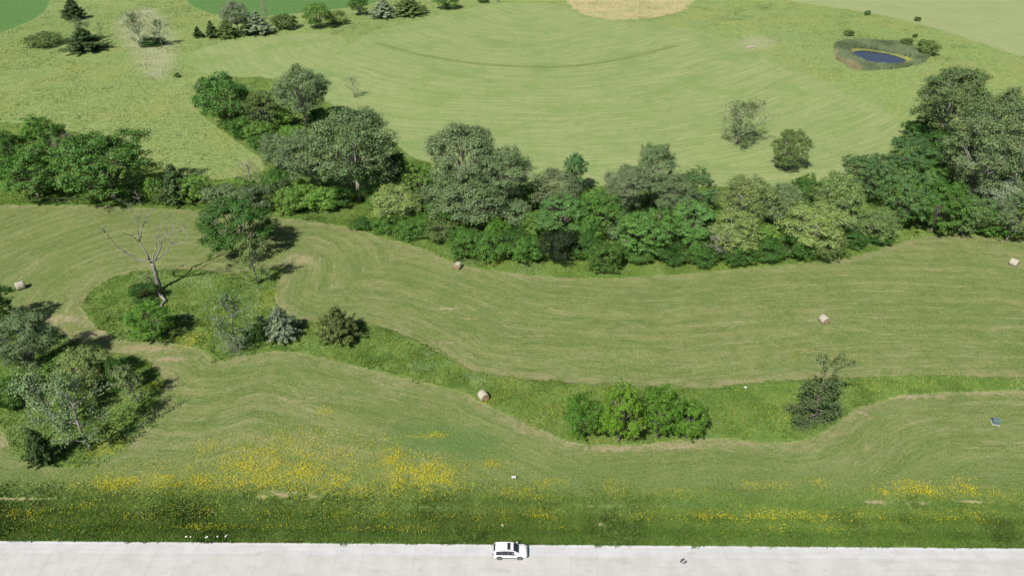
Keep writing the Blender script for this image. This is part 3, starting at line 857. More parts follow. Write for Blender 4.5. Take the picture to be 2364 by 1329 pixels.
# leaf tints, linear reflectance
GREEN = (0.095, 0.205, 0.036)
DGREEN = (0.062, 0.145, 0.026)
LIME = (0.160, 0.290, 0.052)
BRIGHT = (0.115, 0.250, 0.034)
GREY = (0.158, 0.232, 0.098)
SILVER = (0.240, 0.300, 0.180)
YELLOW = (0.235, 0.315, 0.095)
OLIVE = (0.125, 0.185, 0.050)
CEDAR = (0.070, 0.118, 0.036)
PINK = (0.260, 0.270, 0.180)
NAMES = {'oak': ('broadleaf_tree', 'tree'), 'cott': ('tall_tree', 'tree'), 'shrub': ('shrub', 'shrub'), 'conifer': ('conifer', 'conifer'),
         'cone': ('conifer', 'conifer'), 'sparse': ('thin_tree', 'tree'), 'willow': ('broadleaf_tree', 'tree'), 'twig': ('bare_shrub', 'shrub'), 'ragged': ('thin_tree', 'tree')}
TREE_RND = random.Random(21)
def plant(key, cx, by, top, hw, tint, label, group=None, rot=None, squash=1.0):
    """cx: middle of its crown, by: foot, top: tip, hw: half width, all as seen in the photograph"""
    h0, r0, (wm, cm) = PROTO[key]
    g = P(cx, by)
    y = g.y
    y0 = y; r = 0.0
    back = {'shrub': 0.5, 'oak': 0.15, 'willow': 0.25, 'conifer': 0.2, 'cone': 0.2}.get(key.rstrip('0123456789'), 0.0)
    for _ in range(4):
        y = y0 + back * r                      # 'by' is the near edge of a crown that reaches the ground
        h = max(0.8, CAM_H - y * math.tan(dep(top)) - g.z)
        zmid = g.z + 0.55 * h
        zc = y * math.cos(PITCH) + (CAM_H - zmid) * math.sin(PITCH)
        x = (cx - CX) / F_PX * zc
        g.z = float(G(x, y))
        r = hw * zc / F_PX
    nm, cat = NAMES[key.rstrip('0123456789')]
    root = link(nm, None, None, (x, y, g.z - 0.05), (0, 0, TREE_RND.uniform(0, 6.28) if rot is None else rot))
    root.scale = (r / r0, r / r0 * squash, h / h0)
    root.empty_display_size = 0.5
    tag(root, label, cat, group)
    low = nm in ('shrub', 'bare_shrub')
    t = link('stems' if low else 'trunk', wm, root)
    c = link('foliage' if low else 'crown', cm, root)
    k = TREE_RND.uniform(0.9, 1.12)
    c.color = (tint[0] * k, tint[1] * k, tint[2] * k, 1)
    return root

HEDGE = 'trees and shrubs of the hedgerow'
ROWG = 'low shrubs in front of the hedgerow'
NORTH = 'trees along the far field edge'
LEFTG = 'trees of the thicket at the left edge'
# --- inside the plot
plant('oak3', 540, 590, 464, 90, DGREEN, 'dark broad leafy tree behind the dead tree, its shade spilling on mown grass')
plant('sparse0', 582, 657, 560, 36, (0.19, 0.26, 0.075), 'thin grey-green small tree casting a shadow right of the dead tree')
plant('oak1', 340, 784, 702, 52, BRIGHT, 'round bright green bushy tree just below the dead tree')
plant('shrub0', 330, 705, 655, 34, DGREEN, 'low dark shrub at the left foot of the dead tree')
plant('sparse2', 532, 806, 690, 44, GREY, 'sparse grey-green tree beside the silvery conifer')
plant('twig', 536, 813, 778, 36, GREY, 'bare grey twiggy bush at the foot of the sparse grey-green tree')
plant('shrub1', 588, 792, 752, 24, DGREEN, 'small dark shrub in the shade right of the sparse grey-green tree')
plant('sparse1', 603, 765, 735, 16, GREY, 'tiny pale sapling between the sparse tree and the silvery conifer')
plant('conifer0', 644, 780, 706, 39, SILVER, 'silvery pale conifer standing alone at the edge of the green strip')
plant('conifer1', 777, 787, 706, 48, (0.098, 0.130, 0.034), 'dark olive cone-shaped conifer, rightmost of the small conifers on the strip')
CL = 'bright green trees of the clump in the lower field'
plant('oak2', 1346, 1014, 918, 50, (0.092, 0.205, 0.024), 'leftmost of the bright green clump trees, dark and round', CL)
plant('oak3', 1436, 1026, 888, 54, (0.155, 0.290, 0.030), 'tallest lime green tree of the clump, with yellowish leaves', CL)
plant('oak1', 1528, 1016, 894, 54, (0.118, 0.250, 0.028), 'second tree from the right in the bright green clump', CL)
plant('oak0', 1592, 1014, 930, 42, (0.128, 0.262, 0.030), 'rightmost tree of the bright green clump', CL)
# --- left edge
plant('shrub2', 276, 908, 828, 30, DGREEN, 'dark green shrub hugging the left side of the leaning grey-green sapling', LEFTG)
plant('sparse1', 302, 930, 848, 30, (0.19, 0.25, 0.09), 'small grey-green tree with leaning trunk on the flowery bank', LEFTG)
plant('cott0', 55, 865, 730, 82, GREY, 'large grey-green tree at the left edge throwing a black shade', LEFTG)
plant('oak2', -30, 770, 660, 60, GREEN, 'tree cut off by the left edge below the pale hay bale', LEFTG)
plant('shrub3', 60, 905, 840, 60, LIME, 'light green shrub mass under the large grey-green left tree', LEFTG)
plant('shrub0', 140, 885, 812, 52, LIME, 'light green shrub right of the large grey-green left tree', LEFTG)
plant('willow0', 190, 900, 808, 60, YELLOW, 'yellow-green rounded bush in the middle of the left thicket', LEFTG)
plant('shrub1', 225, 880, 800, 30, DGREEN, 'dark shrub at the right end of the left thicket', LEFTG)
plant('sparse0', 100, 985, 872, 58, GREY, 'pale sparse tree low in the left thicket', LEFTG)
plant('sparse2', 172, 1040, 892, 58, GREY, 'silvery wide sparse tree at the bottom of the left thicket', LEFTG)
plant('conifer2', 82, 1070, 985, 32, CEDAR, 'dark ragged conifer at the bottom left of the thicket', LEFTG)
plant('shrub2', 20, 950, 880, 40, GREEN, 'green shrub at the very left edge beside the pale sparse tree', LEFTG)
# --- left group behind the hay field
plant('oak3', 62, 462, 335, 78, GREEN, 'green broad tree at the left edge above the hay field', HEDGE)
plant('oak1', 10, 420, 300, 52, GREEN, 'green tree cut by the left edge, behind the broad left tree', HEDGE)
plant('oak0', 105, 385, 266, 48, BRIGHT, 'green tree standing highest in the left hedgerow group', HEDGE)
plant('willow1', 150, 385, 300, 36, PINK, 'pale tan-grey tree left of the great round oak-like tree', HEDGE)
plant('oak2', 236, 466, 305, 112, GREEN, 'great round green tree at left, widest of its group', HEDGE)
plant('conifer2', 402, 470, 376, 38, CEDAR, 'dark olive conifer right of the great round green tree', HEDGE)
plant('shrub0', 352, 470, 400, 30, LIME, 'light green shrub tucked between great round tree and dark conifer', HEDGE)
plant('shrub1', 440, 472, 405, 42, LIME, 'light green shrub right of the dark olive conifer', HEDGE)
plant('shrub2', 380, 474, 430, 28, OLIVE, 'brownish low shrub in front of the dark olive conifer', HEDGE)
# --- upper left thicket
plant('oak3', 515, 304, 163, 70, (0.093, 0.210, 0.042), 'round green tree standing apart above the hedgerow', HEDGE)
plant('shrub3', 465, 225, 180, 18, GREY, 'small grey shrub at the left of the round green upper tree', HEDGE)
plant('willow0', 600, 305, 208, 46, OLIVE, 'olive bushy tree right of the round green upper tree', HEDGE)
plant('shrub0', 548, 322, 262, 36, GREEN, 'green shrub at the foot of the round green upper tree', HEDGE)
plant('shrub1', 600, 330, 280, 36, LIME, 'lime shrub below the olive bushy upper tree', HEDGE)
plant('shrub2', 645, 300, 245, 32, LIME, 'lime shrub left of the visible pale trunk', HEDGE)
plant('shrub3', 590, 345, 312, 22, GREEN, 'lowest little green shrub of the upper thicket', HEDGE)
plant('cott1', 693, 296, 147, 66, GREY, 'grey-green tall tree with a pale bare trunk at the upper thicket', HEDGE)
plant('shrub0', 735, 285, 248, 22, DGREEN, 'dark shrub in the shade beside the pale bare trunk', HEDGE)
plant('shrub1', 670, 345, 288, 34, LIME, 'light shrub in front of the pale bare trunk', HEDGE)
plant('twig', 815, 225, 182, 18, GREY, 'small grey half dead tree alone on the far hay field')
# --- the hedgerow, left to right
plant('willow1', 640, 400, 305, 42, GREY, 'pale bushy tree at the left of the great grey-green tree', HEDGE)
plant('cott2', 715, 448, 300, 78, GREY, 'grey-green tree leaning against the left of the great grey-green tree', HEDGE)
plant('cott0', 815, 462, 250, 112, (0.150, 0.225, 0.090), 'great spreading grey-green tree with forked pale limbs, left of centre', HEDGE)
plant('twig', 575, 440, 380, 34, PINK, 'pinkish half bare shrub in the left hedgerow', HEDGE)
plant('shrub3', 520, 488, 424, 54, GREY, 'grey shrub leftmost at the foot of the hedgerow', HEDGE)
plant('shrub0', 590, 492, 425, 44, GREY, 'grey-green shrub second from left at the hedgerow foot', HEDGE)
plant('shrub1', 640, 455, 390, 40, GREEN, 'green shrub behind the grey-green hedgerow foot shrubs', HEDGE)
plant('conifer1', 660, 472, 410, 28, CEDAR, 'small dark conifer hidden among the hedgerow shrubs', HEDGE)
plant('shrub2', 672, 496, 438, 44, LIME, 'light green shrub below the small hidden conifer', HEDGE)
plant('shrub3', 740, 490, 430, 44, LIME, 'light green shrub under the left part of the great grey-green tree', HEDGE)
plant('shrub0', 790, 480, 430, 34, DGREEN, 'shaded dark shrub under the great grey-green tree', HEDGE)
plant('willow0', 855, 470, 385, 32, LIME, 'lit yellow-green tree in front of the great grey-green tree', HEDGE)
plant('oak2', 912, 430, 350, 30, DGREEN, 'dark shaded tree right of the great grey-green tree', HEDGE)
plant('oak1', 962, 460, 372, 48, LIME, 'light green round tree between the two great grey trees', HEDGE)
plant('willow1', 918, 512, 432, 62, YELLOW, 'yellow-green low rounded tree right of the great grey-green tree', HEDGE)
plant('cott1', 1070, 480, 278, 92, (0.165, 0.232, 0.105), 'tall grey willow-like tree in the middle of the hedgerow', HEDGE)
plant('cott2', 1162, 492, 338, 76, GREY, 'grey tree on the right shoulder of the tall middle tree', HEDGE)
plant('willow0', 1080, 525, 412, 92, GREY, 'broad grey-green lower tree in front of the tall middle tree', HEDGE)
plant('oak0', 1225, 485, 425, 34, LIME, 'bright green shrubby tree in the gap right of the tall middle tree', HEDGE)
plant('willow1', 1285, 495, 395, 62, (0.185, 0.240, 0.110), 'greyish tree below the small dark green poplar', HEDGE)
plant('oak2', 1328, 450, 352, 27, (0.090, 0.203, 0.068), 'small dark green slender tree poking above the hedgerow', HEDGE)
plant('oak3', 1300, 548, 455, 66, (0.112, 0.225, 0.060), 'green rounded tree at the front right of the tall middle tree', HEDGE)
plant('oak1', 1385, 545, 440, 55, GREEN, 'green tree left of the grey tree with dark hollow', HEDGE)
plant('cott0', 1448, 500, 382, 56, (0.185, 0.245, 0.120), 'silver-grey tree with dark hollow beneath it', HEDGE)
plant('cott2', 1512, 490, 325, 52, GREY, 'slender grey-green tree rising highest right of centre', HEDGE)
plant('cott1', 1560, 510, 400, 55, GREY, 'grey-green tree between the highest slender tree and the green one', HEDGE)
plant('oak0', 1608, 500, 395, 52, (0.120, 0.225, 0.068), 'green tree by the grey fallen log behind the hedgerow', HEDGE)
plant('oak2', 1490, 588, 490, 74, (0.120, 0.247, 0.054), 'fresh green broad tree low in the hedgerow right of centre', HEDGE)
plant('oak3', 1602, 570, 465, 60, (0.120, 0.247, 0.057), 'fresh green broad tree right of the low centre tree', HEDGE)
plant('willow0', 1722, 530, 408, 66, (0.210, 0.277, 0.090), 'yellowish green feathery tree behind the pale cream tree', HEDGE)
plant('willow1', 1690, 590, 492, 64, YELLOW, 'pale cream-green tree near the notch of the hedgerow', HEDGE)
plant('shrub0', 1600, 600, 545, 45, GREEN, 'green shrub below the fresh green broad tree', HEDGE)
plant('twig', 1655, 600, 545, 34, PINK, 'pale bare-branched shrub left of the pale cream-green tree', HEDGE)
plant('willow1', 1800, 530, 418, 48, GREY, 'grey-green tree right of a dark gap in the hedgerow', HEDGE)
plant('oak1', 1862, 495, 402, 38, GREEN, 'green tree at the field corner below the round willow-like tree', HEDGE)
plant('willow0', 1878, 582, 472, 78, YELLOW, 'broad cream-green tree right of the dark gap', HEDGE)
plant('willow1', 1942, 530, 396, 58, (0.180, 0.262, 0.083), 'feathery green tree behind the broad cream-green tree', HEDGE)
plant('oak2', 2008, 465, 355, 62, (0.098, 0.180, 0.060), 'dark green tree at the right corner of the far hay field', HEDGE)
plant('shrub3', 2040, 420, 365, 30, LIME, 'lime shrub behind the dark green corner tree', HEDGE)
plant('oak0', 2108, 400, 312, 52, (0.083, 0.173, 0.053), 'dark tree in front of the tall right trees, by the field', HEDGE)
plant('oak3', 2095, 530, 380, 60, (0.105, 0.203, 0.057), 'dark green tall tree above the right corner of the plot', HEDGE)
plant('oak1', 2175, 540, 415, 62, GREEN, 'green tree at right, second from the corner of the plot', HEDGE)
plant('willow0', 2030, 560, 480, 48, (0.180, 0.270, 0.083), 'light green tree at the right corner of the plot', HEDGE)
plant('oak2', 2240, 545, 450, 50, (0.135, 0.232, 0.068), 'mid green tree in the right hedgerow front', HEDGE)
plant('shrub1', 2300, 552, 490, 44, GREEN, 'green shrub in the right hedgerow front', HEDGE)
plant('oak3', 2352, 560, 440, 44, GREY, 'grey-green tree cut by the right edge of the picture', HEDGE)
plant('willow1', 2300, 500, 395, 60, SILVER, 'silvery tree below the forked pale trunk at right', HEDGE)
plant('oak0', 2210, 455, 350, 58, GREEN, 'green tree left of the pale leaning trunk', HEDGE)
plant('cott0', 2195, 345, 145, 80, (0.128, 0.188, 0.068), 'tall tree at right reaching nearest the pond', HEDGE)
plant('cott1', 2305, 400, 200, 84, (0.135, 0.195, 0.075), 'tall tree right of the one nearest the pond', HEDGE)
plant('cott2', 2270, 480, 265, 96, (0.143, 0.203, 0.083), 'large tree with a pale leaning trunk at right', HEDGE)
plant('cott0', 2370, 440, 270, 70, (0.135, 0.195, 0.075), 'tall tree cut by the right edge', HEDGE)
plant('shrub0', 2135, 330, 265, 42, DGREEN, 'dark shrub under the left side of the tall right trees', HEDGE)
plant('shrub2', 2180, 380, 305, 50, DGREEN, 'dark undergrowth shrub below the tall tree nearest the pond', HEDGE)
UNDER = [(700,470,415,34,'low lime shrub under the tree leaning on the great grey-green tree'),(880,490,440,30,'green shrub between the great grey-green tree and the yellow-green low tree'),
    (1000,490,425,36,'grey undergrowth shrub left of the tall middle tree'),(1015,525,470,36,'green undergrowth shrub behind the brownish olive shrub'),(1130,560,505,40,'bright undergrowth shrub below the broad grey-green lower tree'),
    (1240,545,490,38,'lime undergrowth shrub right of the broad grey-green lower tree'),(1350,570,500,38,'green undergrowth shrub behind the round forward bush'),(1430,560,495,36,'grey undergrowth shrub left of the fresh green low tree'),
    (1545,560,500,38,'green undergrowth shrub between the two fresh green broad trees'),(1660,545,485,34,'bright undergrowth shrub left of the feathery yellowish tree'),(1760,575,520,36,'lime undergrowth shrub in the dark gap of the hedgerow'),
    (1830,540,480,34,'green undergrowth shrub behind the broad cream-green tree'),(1985,545,490,36,'grey undergrowth shrub left of the light green corner tree'),(2060,520,465,36,'green undergrowth shrub behind the light green corner tree'),
    (2150,470,415,34,'bright undergrowth shrub below the dark tree by the far field'),(560,462,410,30,'lime undergrowth shrub at the left beside the pinkish half bare shrub'),(2250,500,450,36,'green undergrowth shrub beneath the pale leaning trunk'),
    (1190,530,465,34,'grey undergrowth shrub below the tall middle tree on its right'),(980,540,498,30,'green undergrowth shrub above the third low front shrub')]
for i, (cx, by, top, hw, lab) in enumerate(UNDER):
    plant('shrub%d' % (i % 4), cx, by, top, hw * 1.15, (LIME, GREEN, GREY, GREEN, BRIGHT)[i % 5], lab, 'undergrowth shrubs in the hedgerow')
# --- lone trees on the far hay field
plant('ragged', 1708, 334, 246, 54, (0.120, 0.173, 0.060), 'ragged dark tree with open top, alone on the far hay field', rot=0.4)
plant('willow0', 1826, 396, 298, 42, OLIVE, 'rounded olive tree alone on the far hay field near the hedgerow')
# --- shrubs in front of the hedgerow
FRONT = [(835,533,505,26,DGREEN,'shrub0','first low shrub at the left end of the hedgerow front'),(898,540,502,38,GREEN,'shrub1','second low shrub from the left of the hedgerow front'),
    (955,552,505,42,GREEN,'shrub2','third low shrub from the left of the hedgerow front'),(1018,562,505,42,OLIVE,'shrub3','brownish olive shrub above the upper hay bale'),
    (1078,598,525,44,GREEN,'shrub0','bright dark-green shrub right of the upper hay bale'),(1132,608,540,46,GREEN,'shrub1','green shrub second right of the upper hay bale'),
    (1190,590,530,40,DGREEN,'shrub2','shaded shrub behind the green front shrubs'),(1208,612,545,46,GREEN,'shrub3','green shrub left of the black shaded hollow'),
    (1290,606,530,48,(0.022,0.040,0.012),'shrub0','shrub in the deep hollow, its leaves tinted blackish for the shade'),(1345,600,545,38,DGREEN,'shrub1','dark shrub between the hollow and the round front bush'),  # first shrub: the hollow's deep shade is put into its near-black leaf tint
    (1397,632,560,46,(0.075,0.150,0.026),'shrub2','round bright bush standing forward of the hedgerow'),(1470,610,560,40,GREEN,'shrub3','green shrub right of the round forward bush'),
    (1545,612,562,42,DGREEN,'shrub0','dark green shrub left of the hedgerow notch'),(1622,616,575,40,DGREEN,'shrub1','dark green shrub at the hedgerow notch'),
    (1700,614,565,46,DGREEN,'shrub2','dark green shrub right of the hedgerow notch'),(1768,608,555,42,DGREEN,'shrub3','dark green shrub second right of the hedgerow notch'),
    (1838,602,545,44,DGREEN,'shrub0','dark green shrub left of the olive corner bush'),(1912,606,540,40,OLIVE,'shrub1','olive yellow bush near the right corner of the plot'),
    (1970,575,535,34,DGREEN,'shrub2','dark shrub right of the olive corner bush'),(2030,566,528,34,DGREEN,'shrub3','dark shrub at the right corner of the plot')]
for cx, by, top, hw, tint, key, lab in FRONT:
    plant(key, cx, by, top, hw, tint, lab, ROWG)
# --- far field edge at the top left
plant('conifer0', 165, 46, -8, 24, CEDAR, 'open dark conifer by the crop field in the far left corner', NORTH)
plant('shrub1', 98, 110, 78, 42, OLIVE, 'flat wide olive bush at far left', NORTH)
plant('sparse0', 187, 95, 46, 22, GREY, 'pale tree rising behind the wide dark far conifer', NORTH)
plant('conifer1', 190, 118, 64, 48, CEDAR, 'wide dark conifer at far left', NORTH)
plant('twig', 231, 86, 55, 9, GREY, 'tiny sapling right of the wide dark far conifer', NORTH)
plant('sparse1', 318, 110, 34, 24, GREY, 'pale sparse far tree with black shade, left of two', NORTH)
plant('sparse2', 366, 106, 50, 18, GREY, 'pale sparse far tree with black shade, right of two', NORTH)
plant('shrub2', 350, 108, 88, 30, DGREEN, 'dark low bush under the two sparse far trees', NORTH)
plant('cone', 456, 88, 60, 12, CEDAR, 'smallest cone-shaped conifer at the left end of the far row', NORTH)
plant('cone', 487, 88, 46, 15, CEDAR, 'second cone-shaped conifer of the far row', NORTH)
plant('conifer2', 522, 88, 44, 26, OLIVE, 'rounded olive conifer of the far row', NORTH)
plant('cott1', 542, 80, -2, 32, SILVER, 'pale silvery tree rising above the far row conifers', NORTH)
plant('conifer0', 592, 80, 24, 32, SILVER, 'silvery drooping conifer of the far row', NORTH)
plant('conifer1', 570, 82, 40, 18, CEDAR, 'dark conifer left of the silvery drooping one', NORTH)
plant('twig', 608, 45, -10, 12, PINK, 'bare pale tree standing in front of the far crop', NORTH)
plant('shrub3', 655, 70, 30, 32, OLIVE, 'round olive bush at the right of the far conifers', NORTH)
plant('willow0', 733, 66, 6, 34, LIME, 'pale lime round tree in the far row', NORTH)
plant('shrub0', 778, 58, 22, 24, YELLOW, 'yellowish bush right of the pale lime far tree', NORTH)
plant('oak0', 828, 36, -10, 24, GREEN, 'green tree before the top edge, left of the silvery bush', NORTH)
plant('conifer2', 882, 42, -6, 30, SILVER, 'silvery bush-like conifer at the top edge', NORTH)
plant('conifer0', 942, 36, -10, 40, OLIVE, 'olive conifer group tree at the top edge', NORTH)
plant('oak1', 1028, 22, -20, 32, BRIGHT, 'bright green tree cut by the top edge', NORTH)
plant('shrub1', 1114, 8, -10, 14, DGREEN, 'small dark bush by the top edge next to the pale blue thing', NORTH)
# --- round the pond
plant('shrub2', 2095, 110, 88, 15, OLIVE, 'small round bush above the pond')
plant('shrub3', 2145, 130, 90, 27, OLIVE, 'larger round bush right of the pond')
plant('shrub0', 1961, 84, 69, 12, OLIVE, 'loose small bush above the left end of the pond')
plant('shrub1', 2003, 36, 24, 7, DGREEN, 'tiny dark bush far above the pond')
plant('shrub2', 2119, 50, 39, 8, DGREEN, 'tiny dark bush at the edge of the pale upper right field')
plant('shrub3', 2113, 88, 78, 6, DGREEN, 'tiniest bush just above the two round pond bushes')
plant('shrub0', 408, 180, 168, 7, DGREEN, 'tiny dark bush alone in the left pasture')

# ------------------------------------------------------------------ dead tree and leaning tree (one of a kind)
def jitter_line(pts, g, amp):
    """finer crooked line through the given points"""
    out = []
    for a, b in zip(pts[:-1], pts[1:]):
        out.append(Vector(a))
        L = (Vector(b) - Vector(a)).length
        out.append((Vector(a) + Vector(b)) / 2 + Vector(g.normal(0, amp * L, 3)))
    out.append(Vector(pts[-1]))
    return out

def dead_tree():
    g = np.random.default_rng(77)
    base = P(368, 668)
    Y = base.y
    def q(px, py, d=0.0):
        return at_y(px, py, Y + d)
    root = link('dead_tree', None, None, base)
    tag(root, 'leafless grey dead tree with forked spreading limbs at the plot corner', 'dead tree')
    rel = lambda pts: [p - base for p in pts]
    tr = MB()
    trunk = [base + Vector((0, 0, -0.4)), q(366, 655, 0.0), q(358, 627, 0.1), q(351, 607, 0.2)]
    tr.tube(jitter_line(rel(trunk), g, 0.03), [0.62, 0.56, 0.5, 0.46, 0.42, 0.4, 0.34], 10)
    tr.tube(rel([q(366, 662), q(372, 668), q(378, 674, -0.2)]), [0.5, 0.35, 0.12], 7)
    tr.build('trunk', DEAD_BARK, root, True)
    def limb(pts, d0, d1, r0, r1, twigs=6):
        n = len(pts)
        P3 = [q(p[0], p[1], d0 + (d1 - d0) * i / (n - 1)) for i, p in enumerate(pts)]
        line = jitter_line(rel(P3), g, 0.05)
        r0, r1 = r0 * .8, r1 * .8
        rad = [r0 + (r1 - r0) * (i / (len(line) - 1)) ** 0.8 for i in range(len(line))]
        mb = MB(); mb.tube(line, rad, 7)
        lb = mb.build('limb', DEAD_BARK, root, True)
        tw = MB()
        for _ in range(twigs):
            i = int(g.integers(len(line) // 3, len(line)))
            a = line[i]
            d = (line[i] - line[max(i - 1, 0)]).normalized() + Vector(g.normal(0, 0.6, 3)); d.normalize()
            L = g.uniform(0.8, 2.6)
            b = a + d * L * 0.55 + Vector(g.normal(0, .12, 3)); c = b + (d + Vector(g.normal(0, .5, 3)) + Vector((0, 0, .3))).normalized() * L * 0.55
            tw.tube([a, b, c], [0.055, 0.035, 0.014], 4, False)
            for _k in range(2):
                e = b + (d + Vector(g.normal(0, .8, 3))).normalized() * L * 0.5
                tw.tube([b, e], [0.026, 0.010], 3, False)
        t_ = tw.build('twigs', DEAD_BARK, lb); t_['kind'] = 'stuff'
    limb([(351,607),(339,601),(317,600),(295,585),(276,573),(258,554),(244,538),(235,522)], 0.2, -1.5, .30, .03, 10)
    limb([(345,600),(331,573),(322,560),(326,532),(333,516),(339,500),(355,481)], 0.2, 3.0, .26, .03, 10)
    limb([(322,560),(318,535),(317,506),(304,487),(295,472)], 1.2, 1.0, .16, .02, 9)
    limb([(318,520),(321,495),(323,478),(320,459)], 1.1, 3.0, .10, .02, 7)
    limb([(322,560),(310,548),(299,540)], 1.2, -0.5, .10, .03, 4)
    limb([(353,603),(355,588),(361,570),(360,551),(372,525),(377,506)], 0.2, 3.5, .22, .03, 9)
    limb([(353,606),(362,590),(371,573),(372,557),(386,538),(385,516),(390,503)], 0.2, -2.0, .24, .03, 9)
    limb([(355,603),(377,587),(390,570),(401,565),(421,560),(434,558)], 0.2, -3.0, .18, .02, 8)
    limb([(386,538),(405,532),(427,525)], -1.5, -3.0, .08, .015, 6)
    limb([(390,570),(396,551),(415,538)], -1.2, -0.5, .08, .015, 6)
    limb([(364,652),(350,645),(340,640),(333,630)], 0.0, -1.6, .26, .10, 3)
    limb([(338,638),(336,650),(333,662)], -1.3, -1.8, .10, .05, 2)
    # the limb that broke off and lies in the grass
    mb = MB(); pts = [P(366,672), P(370,682), P(378,692), P(383,697), P(374,704), P(373,716), P(376,729)]
    b0 = pts[3].copy()
    mb.tube([p - b0 + Vector((0, 0, 0.30 + 0.1 * math.sin(i))) for i, p in enumerate(pts)], [.42, .38, .34, .26, .22, .18, .12], 8)
    fl = mb.build('fallen_limb', DEAD_BARK, None, True, b0)
    tag(fl, 'crooked pale fallen limb lying in tall grass below the dead tree', 'branch')
dead_tree()

def leaning_tree():
    g = np.random.default_rng(31)
    base = P(1884, 968)
    root = link('leaning_tree', None, None, base)
    tag(root, 'dark ragged tree with bare tops leaning right, in the strip by the clump', 'tree')
    q = lambda px, py, d=0.0: at_y(px, py, base.y + d) - base
    wood = MB(); C = []; Nn = []
    def br(pts, d0, d1, r0, r1, n, spread, start=0.0):
        k = len(pts)
        line = [q(p[0], p[1], d0 + (d1 - d0) * i / (k - 1)) for i, p in enumerate(pts)]
        wood.tube(line, [r0 + (r1 - r0) * i / (k - 1) for i in range(k)], 5, False)
        L = np.array([tuple(v) for v in line])
        t = g.uniform(start, 1.05, n) * (k - 1); i = np.clip(t.astype(int), 0, k - 2); f = (t - i)[:, None]
        pts3 = L[i] * (1 - f) + L[i + 1] * f
        # sprays in little bunches
        b = g.normal(0, spread, (max(1, n // 14), 3))
        pts3 = pts3 + b[g.integers(0, len(b), n)] + g.normal(0, 0.16, (n, 3))
        pts3[:, 2] = np.maximum(pts3[:, 2], 0.15)
        C.append(pts3); Nn.append(np.repeat(np.array([[-.1, -.3, .8]]), n, 0))
    wood.tube([Vector((0, 0, -.3)), q(1887, 930), q(1893, 900, .3), q(1902, 878, .5)], [.28, .22, .17, .12], 7)
    br([(1900,884),(1904,862),(1905,846),(1908,822)], .4, .8, .10, .02, 150, .28, .35)
    br([(1905,850),(1920,838),(1938,822)], .6, -.2, .05, .015, 140, .25, .3)
    br([(1905,850),(1897,835),(1898,822)], .6, 1.5, .05, .015, 80, .25, .4)
    br([(1898,890),(1918,868),(1935,850),(1960,838),(1977,838)], .4, -.4, .10, .02, 220, .26, .35)
    br([(1935,850),(1950,830),(1955,822)], 0, .8, .04, .012, 70, .2, .3)
    br([(1900,884),(1925,872),(1935,868)], .3, -.5, .06, .02, 120, .28, .3)
    low = [((1886,945),(1850,940),(1818,942)), ((1886,955),(1855,968),(1828,963)), ((1886,960),(1862,982),(1848,988)), ((1888,935),(1862,920),(1845,918)),
           ((1890,920),(1868,902),(1852,892)), ((1893,905),(1880,888),(1872,882)), ((1888,945),(1915,948),(1932,955)), ((1887,955),(1910,965),(1922,968)),
           ((1890,930),(1918,930),(1936,934)), ((1893,912),(1918,908),(1932,900)), ((1895,900),(1915,890),(1934,884)), ((1886,958),(1882,978),(1878,988)),
           ((1888,940),(1878,925),(1868,935)), ((1890,925),(1900,915),(1912,918)), ((1887,950),(1895,968),(1900,978))]
    for pts in low:
        for rep in range(3):
            d = g.uniform(-2.6, 2.6)
            pj = [(x + g.normal(0, 5), y + g.normal(0, 4)) for x, y in pts]; pj[0] = pts[0]
            br(pj, 0, d, .06, .015, 160, .42, .25)
    C = np.vstack(C); Nn = np.vstack(Nn)
    V, F = leaf_quads(C, Nn, 0.15, g)
    link('trunk', wood.mesh('trunk', BARK, True), root)
    c = link('crown', mesh_np('crown', V, F, LEAF), root); c.color = (0.088, 0.132, 0.048, 1)
leaning_tree()

# ------------------------------------------------------------------ hay bales
def bale_materials():
    n = NT('bale_wrap', 0.9, 0.1)
    X, Y, Zc = n.sep(n.obj())
    w = n.noise(n.vec(n.math('MULTIPLY', X, 26.0), n.math('MULTIPLY', Y, 2.0), n.math('MULTIPLY', Zc, 2.0)), 1.0, 4, 0.7)
    c = n.mix(n.ramp(w, 0.35, 0.65), (0.32, 0.29, 0.22), (0.50, 0.47, 0.385))
    c = n.mix(n.math('MULTIPLY', n.ramp(n.noise(n.obj(), 1.3, 3), 0.5, 0.7), 0.4), c, (0.33, 0.28, 0.20))
    n.bump(w, 0.6, 0.04); side = n.color(c)
    n = NT('bale_end', 0.95, 0.05)
    X, Y, Zc = n.sep(n.obj())
    rad = n.math('SQRT', n.math('ADD', n.math('MULTIPLY', Y, Y), n.math('MULTIPLY', Zc, Zc)))
    ang = n.math('ARCTAN2', Y, Zc)
    sp = n.math('SINE', n.math('ADD', n.math('MULTIPLY', rad, 42.0), n.math('ADD', ang, n.math('MULTIPLY', n.noise(n.obj(), 4.0, 4), 7.0))))
    c = n.mix(n.ramp(sp, -0.8, 0.8), (0.25, 0.165, 0.095), (0.40, 0.285, 0.175))
    c = n.mix(n.math('MULTIPLY', n.ramp(n.noise(n.obj(), 2.0, 3), 0.45, 0.65), 0.5), c, (0.46, 0.37, 0.25))
    n.bump(sp, 0.7, 0.05)
    return side, n.color(c)
B_SIDE, B_END = bale_materials()
